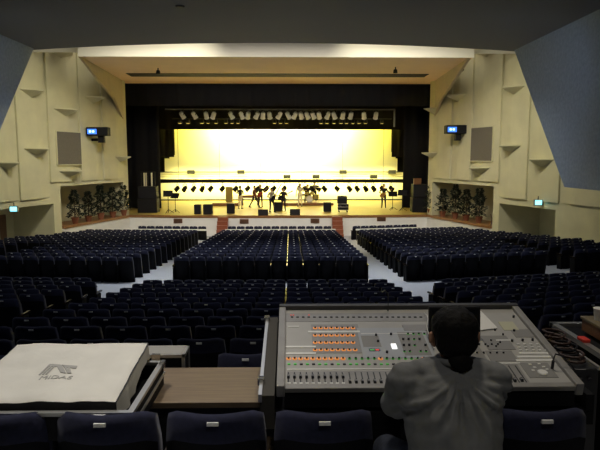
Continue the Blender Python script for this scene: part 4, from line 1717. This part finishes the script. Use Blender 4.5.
# emblem: slanted stacked bars forming a broad M
for k in range(3):
    o_ = k * 3.4
    stroke([(38.5 + o_, 374), (40.3 + o_, 374), (51.2 + o_ * .8, 364.2), (49.4 + o_ * .8, 364.2)], mb)
stroke([(49.4, 364.2), (59.8, 364.2), (63.5, 372), (60.5, 372), (57.2, 366.2), (49.0, 366.2)], mb)
for k in range(2):
    o_ = k * 3.6
    stroke([(63.5 + o_, 372.2), (66 + o_, 372.2), (61.8 + o_, 364.4), (59.5 + o_, 364.4)], mb)
stroke([(62, 364.3), (77.5, 364.3), (76, 366.4), (64, 366.4)], mb)
stroke([(67.5, 366.4), (70.0, 366.4), (71.5, 372.2), (68.5, 372.2)], mb)
em = mb.build('emblem', m_logo, cov)
fc = bpy.data.curves.new('lettering', 'FONT')
fc.body = 'MIDAS'
fc.size = .06
fc.extrude = .001
fc.align_x = 'CENTER'
fo = bpy.data.objects.new('lettering', fc)
COL.objects.link(fo)
fo.data.materials.append(m_logo)
pl = on_cover(54.5, 378.6)
wl = (on_cover(70, 376).x - on_cover(38, 376).x)
fm_ = bpy.data.meshes.new_from_object(fo.evaluated_get(bpy.context.evaluated_depsgraph_get()))
bpy.data.objects.remove(fo)
fo = bpy.data.objects.new('lettering', fm_)
COL.objects.link(fo)
fo.parent = cov
bw_ = max(v.co.x for v in fm_.vertices) - min(v.co.x for v in fm_.vertices)
for v in fm_.vertices:
    g_ = Vector((pl.x + v.co.x * wl / bw_, pl.y + v.co.y * .9, 0))
    g_.z = on_z(g_) + v.co.z
    v.co = g_ - cov.location

# tall flight case behind the covered mixer
cy0 = 3.74
zt_ = at(165, 355, cy0).z
cx_a, cx_b = at(140, 355, cy0).x - .1, at(184.5, 355, cy0).x
cy1 = at_z(165, 345.5, zt_).y
tc_ = thing('flight_case', 'tall black flight case with metal edges standing behind the covered mixer', 'flight case', ((cx_a + cx_b) / 2, (cy0 + cy1) / 2, zf(-.3, cy0)))
mb = MB()
mb.box(cx_a + .006, cx_b - .006, cy0 + .006, cy1 - .006, zf(-.3, cy1) - .02, zt_ - .004)
mb.build('case_body', m_case, tc_)
mb = MB()
mb.box(cx_a + .02, cx_b - .02, cy0 + .02, cy1 - .02, zt_ - .004, zt_ + .001)
mb.build('lid_panel', mat('case_lid_grey', (.36, .35, .32), .5), tc_)
mb = MB()
for (xa, xb, ya, yb_, za, zb_) in ((cx_a, cx_b, cy0, cy0 + .02, zt_ - .02, zt_), (cx_a, cx_b, cy1 - .02, cy1, zt_ - .02, zt_), (cx_a, cx_a + .02, cy0, cy1, zt_ - .02, zt_), (cx_b - .02, cx_b, cy0, cy1, zt_ - .02, zt_), (cx_b - .02, cx_b, cy0, cy0 + .02, zf(-.3, cy0), zt_), (cx_b - .02, cx_b, cy1 - .02, cy1, zf(-.3, cy0), zt_)):
    mb.box(xa, xb, ya, yb_, za, zb_)
mb.build('metal_edges', m_alu, tc_)
lx = at(156, 350, cy0).x
MB().box(lx - .03, lx + .03, cy0 - .015, cy0 + .005, zt_ - .05, zt_ + .01).build('latch', m_chrome, tc_, bevel=.004)

# gear right of the console
fz = zf(2.5, 3.5)
rk = thing('outboard_case', 'black equipment case with pale metal edge right of the mixing desk', 'flight case', (2.6, 3.55, fz))
mb = MB()
mb.box(2.31, 2.85, 3.15, 3.82, fz - .02, .915)
mb.build('case_body', m_case, rk)
mb = MB()
mb.box(2.295, 2.335, 3.14, 3.83, .905, .935)
mb.box(2.295, 2.86, 3.80, 3.84, .905, .935)
mb.box(2.295, 2.86, 3.13, 3.16, .905, .935)
mb.build('metal_edge', m_alu, rk)
MB().box(2.287, 2.296, 3.3, 3.7, .55, .75).build('front_panel', m_metaldark, rk)
kx = at_z(582, 316, 1.03)
bx = thing('wooden_box', 'brown wooden box standing on the black equipment case', 'box', (kx.x + .2, 3.6, .936))
MB().box(kx.x, 2.86, 3.36, kx.y, .936, 1.012).build('box_body', m_brown, bx, bevel=.005)
MB().box(kx.x - .008, 2.868, 3.352, kx.y + .008, 1.012, 1.03).build('lid', wood_mat('pale_lid', (.17, .135, .075), (.23, .18, .10), 1, 5), bx, bevel=.004)
kc = at_z(599, 320, 1.03)
cup = thing('paper_cup', 'white cup standing on the brown wooden box', 'cup', (kc.x, kc.y, 1.03))
MB().lathe([(.028, 0), (.036, .075), (.033, .075), (.026, .004)], n=18).build('cup_body', m_cup, cup, world=False)
MB().lathe([(.034, .073), (.0385, .076), (.034, .079)], n=18).build('rim', m_cup, cup, world=False)
p = Vector((2.315, 3.42, .936))
tag(MB().box(-.02, .025, -.04, .04, 0, .02).build('red_tag', m_redtag, world=False, bevel=.004), 'bright red tag on the metal edge of the equipment case', 'tag').location = p
fr_ = zf(2.2, 3.4)
ge = thing('small_rack', 'low black rack unit with pale edge between desk and equipment case', 'equipment', (2.18, 3.45, fr_))
MB().box(2.09, 2.275, 3.15, 3.62, fr_ - .01, .86).build('rack_body', m_metaldark, ge, bevel=.006)
MB().box(2.262, 2.28, 3.14, 3.63, .855, .875).build('metal_edge', m_alu, ge)
for j in range(3):
    MB().rod((2.12 + j * .05, 3.15, .80), (2.12 + j * .05, 3.13, .80), .012, n=10).build('knob', m_knob, ge)
for i in range(4):
    mb = MB()
    rr = random.Random(60 + i)
    pts = []
    for k in range(26):
        a = k * .55 + i
        pts.append((2.17 + .06 * math.cos(a) + .01 * i + rr.uniform(-.01, .01), 3.22 + .1 * i + .07 * math.sin(a) + k * .002, .875 + .012 * i + .0018 * k))
    mb.tube(pts, .008, 6)
    tag(mb.build('cable_coil', m_cable if i != 1 else m_dark), ['dark cable coil on the rack unit, closest to the operator', 'dark cable coil on the rack unit, second from the operator', 'dark cable coil on the rack unit, third from the operator', 'dark cable coil at the far end of the rack unit'][i], 'cable', 'cable coils right of the desk')

# ------------------------------------------------------------------ operator
OX = 1.235
OY = 2.36
seat_y = Y + .02
stl = thing('stool', 'round dark stool under the operator', 'stool', (OX, 2.36, zf(OX, 2.4)))
MB().lathe([(.17, .52), (.19, .54), (.19, .57), (.17, .59)], (OX, 2.36, zf(OX, 2.4)), n=20).build('seat', m_dark, stl)
MB().rod((OX, 2.36, zf(OX, 2.4) + .02), (OX, 2.36, zf(OX, 2.4) + .53), .025, n=10).build('column', m_metaldark, stl)
for k in range(4):
    a = k * PI / 2 + .4
    MB().rod((OX, 2.36, zf(OX, 2.4) + .04), (OX + .2 * math.cos(a), 2.36 + .2 * math.sin(a), zf(OX, 2.4) + .02), .018, n=8).build('leg', m_metaldark, stl)

hip = Vector((0, .0, .69))
ch = Vector((0, .10, 1.00))
sh = Vector((0, .13, 1.13))
nk = Vector((.012, .15, 1.18))
hd = Vector((.022, .17, 1.30))
LS, RS = Vector((-.195, .125, 1.10)), Vector((.195, .125, 1.10))
LE, RE = Vector((-.222, .20, .965)), Vector((.215, .27, .90))
LH, RH = Vector((-.12, .45, .955)), Vector((.20, .52, .955))
LK, RK = Vector((-.24, .33, .66)), Vector((.20, .44, .60))
LF, RF = Vector((-.26, .36, .18)), Vector((.2, .46, .1))
op_z = -.035
body = [(hip + Vector((-.08, 0, 0)), .13, hip + Vector((.08, 0, 0)), .13, 0), (hip + Vector((0, 0, .08)), .13, ch, .14, 0),
        (ch + Vector((-.07, 0, 0)), .12, ch + Vector((.07, 0, 0)), .12, 0), (LS, .065, RS, .065, 0), (sh + Vector((0, 0, -.02)), .075, nk, .058, 0), (nk, .056, hd, .058, 0),
        (LS, .055, LE, .042, 0), (RS, .055, RE, .042, 0), (LE, .042, LH, .028, 0), (RE, .042, RH, .028, 0),
        (hip + Vector((-.1, .02, 0)), .09, LK, .06, 0), (hip + Vector((.1, .02, 0)), .09, RK, .06, 0), (LK, .058, LF, .042, 0), (RK, .058, RF, .042, 0),
        (LF + Vector((0, 0, -.03)), .042, LF + Vector((0, .16, -.06)), .036, 0), (RF + Vector((0, 0, -.03)), .042, RF + Vector((0, .16, -.05)), .036, 0)]
# head
body += [(hd + Vector((0, -.01, .03)), .088, hd + Vector((0, .03, .02)), .084, 0), (hd + Vector((0, .045, -.06)), .055, hd + Vector((0, .03, -.02)), .07, 0),
         (hd + Vector((0, .112, .01)), .012, hd + Vector((0, .128, -.018)), .015, 0)]
for sx in (-1, 1):
    body += [(hd + Vector((sx * .085, .0, -.005)), .022, hd + Vector((sx * .085, .005, -.05)), .016, 0), (hd + Vector((sx * .106, -.012, .002)), .011, hd + Vector((sx * .107, -.010, -.034)), .010, 0)]
body += [(hd + Vector((-.022, .098, -.052)), .009, hd + Vector((.022, .098, -.052)), .009, 0)]
# hands: palm, four fingers, thumb
for H_, E_, sx in ((LH, LE, -1), (RH, RE, 1)):
    d = (H_ - E_).normalized()
    sd = d.cross(Vector((0, 0, 1))).normalized()
    dn = Vector((0, 0, -1))
    for k in (-1, 0, 1):
        body.append((H_ + sd * .014 * k, .022, H_ + d * .075 + sd * .022 * k, .014, 0))
    for k, L_ in zip((-1.5, -.5, .5, 1.5), (.058, .072, .07, .055)):
        b = H_ + d * .085 + sd * .0195 * k
        m1 = b + d * L_ * .55 + Vector((0, 0, .006))
        body += [(b, .0095, m1, .0085, 0), (m1, .0085, m1 + d * L_ * .4 + dn * .02, .0075, 0)]
    tb = H_ + d * .025 - sd * sx * .024
    m1 = tb + d * .03 - sd * sx * .024
    body += [(tb, .013, m1, .010, 0), (m1, .010, m1 + d * .03 + dn * .01, .008, 0)]
me = remesh(limb_field(body), .0065, 3)
me.materials.append(m_skin)
op = bpy.data.objects.new('person', me)
COL.objects.link(op)
op.location = (OX, OY, op_z)
tag(op, 'sound operator in grey shirt with tied dark hair seated at the mixing desk, back turned', 'person')
# shirt
shirt = [(hip + Vector((-.07, 0, .0)), .158, hip + Vector((.07, 0, .0)), .158, 0), (hip + Vector((-.05, -.0, .1)), .150, ch + Vector((-.06, -.005, 0)), .150, 0),
         (hip + Vector((.05, -.0, .1)), .150, ch + Vector((.06, -.005, 0)), .150, 0), (ch + Vector((-.1, 0, .02)), .128, ch + Vector((.1, 0, .02)), .128, 0),
         (ch + Vector((-.09, .01, .06)), .105, ch + Vector((.09, .01, .06)), .105, 0), (LS, .075, RS, .075, 0), (LS + Vector((.06, 0, .02)), .068, nk + Vector((-.03, -.005, -.03)), .052, 0), (RS + Vector((-.06, 0, .02)), .068, nk + Vector((.03, -.005, -.03)), .052, 0),
         (LS, .076, LE, .068, 0), (RS, .072, RE, .062, 0), (LE, .066, LE.lerp(LH, .72), .050, 0), (RE, .060, RE.lerp(RH, .72), .050, 0),
         (nk + Vector((-.02, -.012, -.025)), .05, nk + Vector((.02, -.012, -.025)), .05, 0)]
sm = remesh(limb_field([(a_, ra + .008, b_, rb + .008, m_) for a_, ra, b_, rb, m_ in shirt]), .0075, 6)
for v in sm.vertices:
    p = v.co
    nn = v.normal
    h = .010 * noise.noise(Vector((p.x * 9 + p.z * 9, p.y * 5, p.z * 7)))
    h += .0035 * noise.noise(Vector((p.x * 34, p.y * 14, p.z * 11)))
    # folds fanning out from the sleeves and shoulder yoke
    w_ = max(0, 1 - abs(p.z - 1.06) / .12)
    ang = math.atan2(p.x - .015, 1.16 - p.z)
    h += .006 * w_ * math.sin(ang * 17) + .004 * w_ * math.sin(ang * 31 + 1)
    w2 = max(0, 1 - abs(p.x) / .05) * max(0, 1 - abs(p.z - 1.08) / .10)
    h += .004 * w2 * math.cos((p.x - .015) * 170)
    w3 = max(0, 1 - abs(abs(p.x) - .2) / .12) * max(0, 1 - abs(p.z - 1.0) / .14)
    h += .008 * w3 * math.sin(p.z * 85 + abs(p.x) * 40)
    v.co = p + nn * h
sm.materials.append(m_shirt)
shirt_o = link('shirt', sm, op)
cb = MB()
pts = []
for i in range(25):
    a = 2 * PI * i / 24
    pts.append(nk + Vector((.063 * math.cos(a), .058 * math.sin(a) - .006, .006 - .004 * math.sin(a))))
cb.tube(pts, .021, 8)
cm = remesh(cb, .008, 2)
cm.materials.append(m_shirt)
link('collar', cm, op)
jeans = [(hip + Vector((-.08, .02, -.03)), .14, hip + Vector((.08, .02, -.03)), .14, 0), (hip + Vector((-.1, .03, 0)), .105, LK, .078, 0), (hip + Vector((.1, .03, 0)), .105, RK, .078, 0), (LK, .075, LF + Vector((0, 0, .05)), .062, 0), (RK, .075, RF + Vector((0, 0, .05)), .062, 0)]
jm = remesh(limb_field(jeans), .012, 3)
jm.materials.append(m_jeans)
link('jeans', jm, op)
for F_ in (LF, RF):
    shb = [(F_ + Vector((0, -.02, -.035)), .05, F_ + Vector((0, .17, -.06)), .044, 0)]
    x_ = remesh(limb_field(shb), .012, 2)
    x_.materials.append(m_dark)
    link('shoe', x_, op)
hb = MB()
hb.ball(hd + Vector((0, -.012, .034)), (.106, .115, .094), 20, 14)
hb.ball(hd + Vector((0, -.045, -.018)), (.098, .072, .088), 16, 10)
hb.ball(hd + Vector((0, -.06, -.065)), (.055, .045, .045), 14, 9)
hm = remesh(hb, .008, 3)
for v in hm.vertices:
    p = v.co
    v.co = p + v.normal * .004 * noise.noise(Vector((p.x * 40, p.y * 30, p.z * 12)))
hm.materials.append(m_hair)
link('hair', hm, op)
hb = MB()
hb.ball(hd + Vector((.008, -.085, -.100)), (.056, .038, .036), 16, 10)
hb.tube([hd + Vector((.008, -.09, -.11)), hd + Vector((.006, -.10, -.135)), hd + Vector((.004, -.095, -.15))], [.034, .028, .014], 10)
hm = remesh(hb, .007, 3)
for v in hm.vertices:
    p = v.co
    v.co = p + v.normal * .005 * noise.noise(Vector((p.x * 50, p.y * 50, p.z * 20)))
hm.materials.append(m_hair)
link('hair_bun', hm, op)
m_eye = mat('eye', (.8, .78, .75), .2)
for sx in (-1, 1):
    eb = MB()
    eb.ball(hd + Vector((sx * .033, .094, .008)), .012, 10, 8)
    eb.build('eye', m_eye, op, world=False)

# small dark fitting in the ceiling
p = at_z(180, 6, ZC)
t = thing('ceiling_downlight', 'small dark round fitting in the grey ceiling', 'ceiling light', (p.x, p.y, ZC - .001))
MB().lathe([(.11, -.02), (.13, 0), (.08, 0)], n=16).build('rim', m_dark, t, world=False)
MB().rod((0, 0, -.035), (0, 0, -.015), .08, n=14).build('bulb_cover', m_metaldark, t, world=False)
for px, py, nm in ((158, 68, 'left'), (395.5, 67, 'right')):
    p = at_z(px, py, SZ)
    t = thing('soffit_spotlight', 'tiny dark spotlight under the beige soffit at its %s end' % nm, 'ceiling light', (p.x, p.y, SZ))
    MB().rod((0, 0, -.12), (0, 0, 0), .03, n=8).build('stem', m_dark, t, world=False)
    MB().lathe([(.12, -.32), (.10, -.14), (.03, -.10)], n=14).build('shade', m_dark, t, world=False)
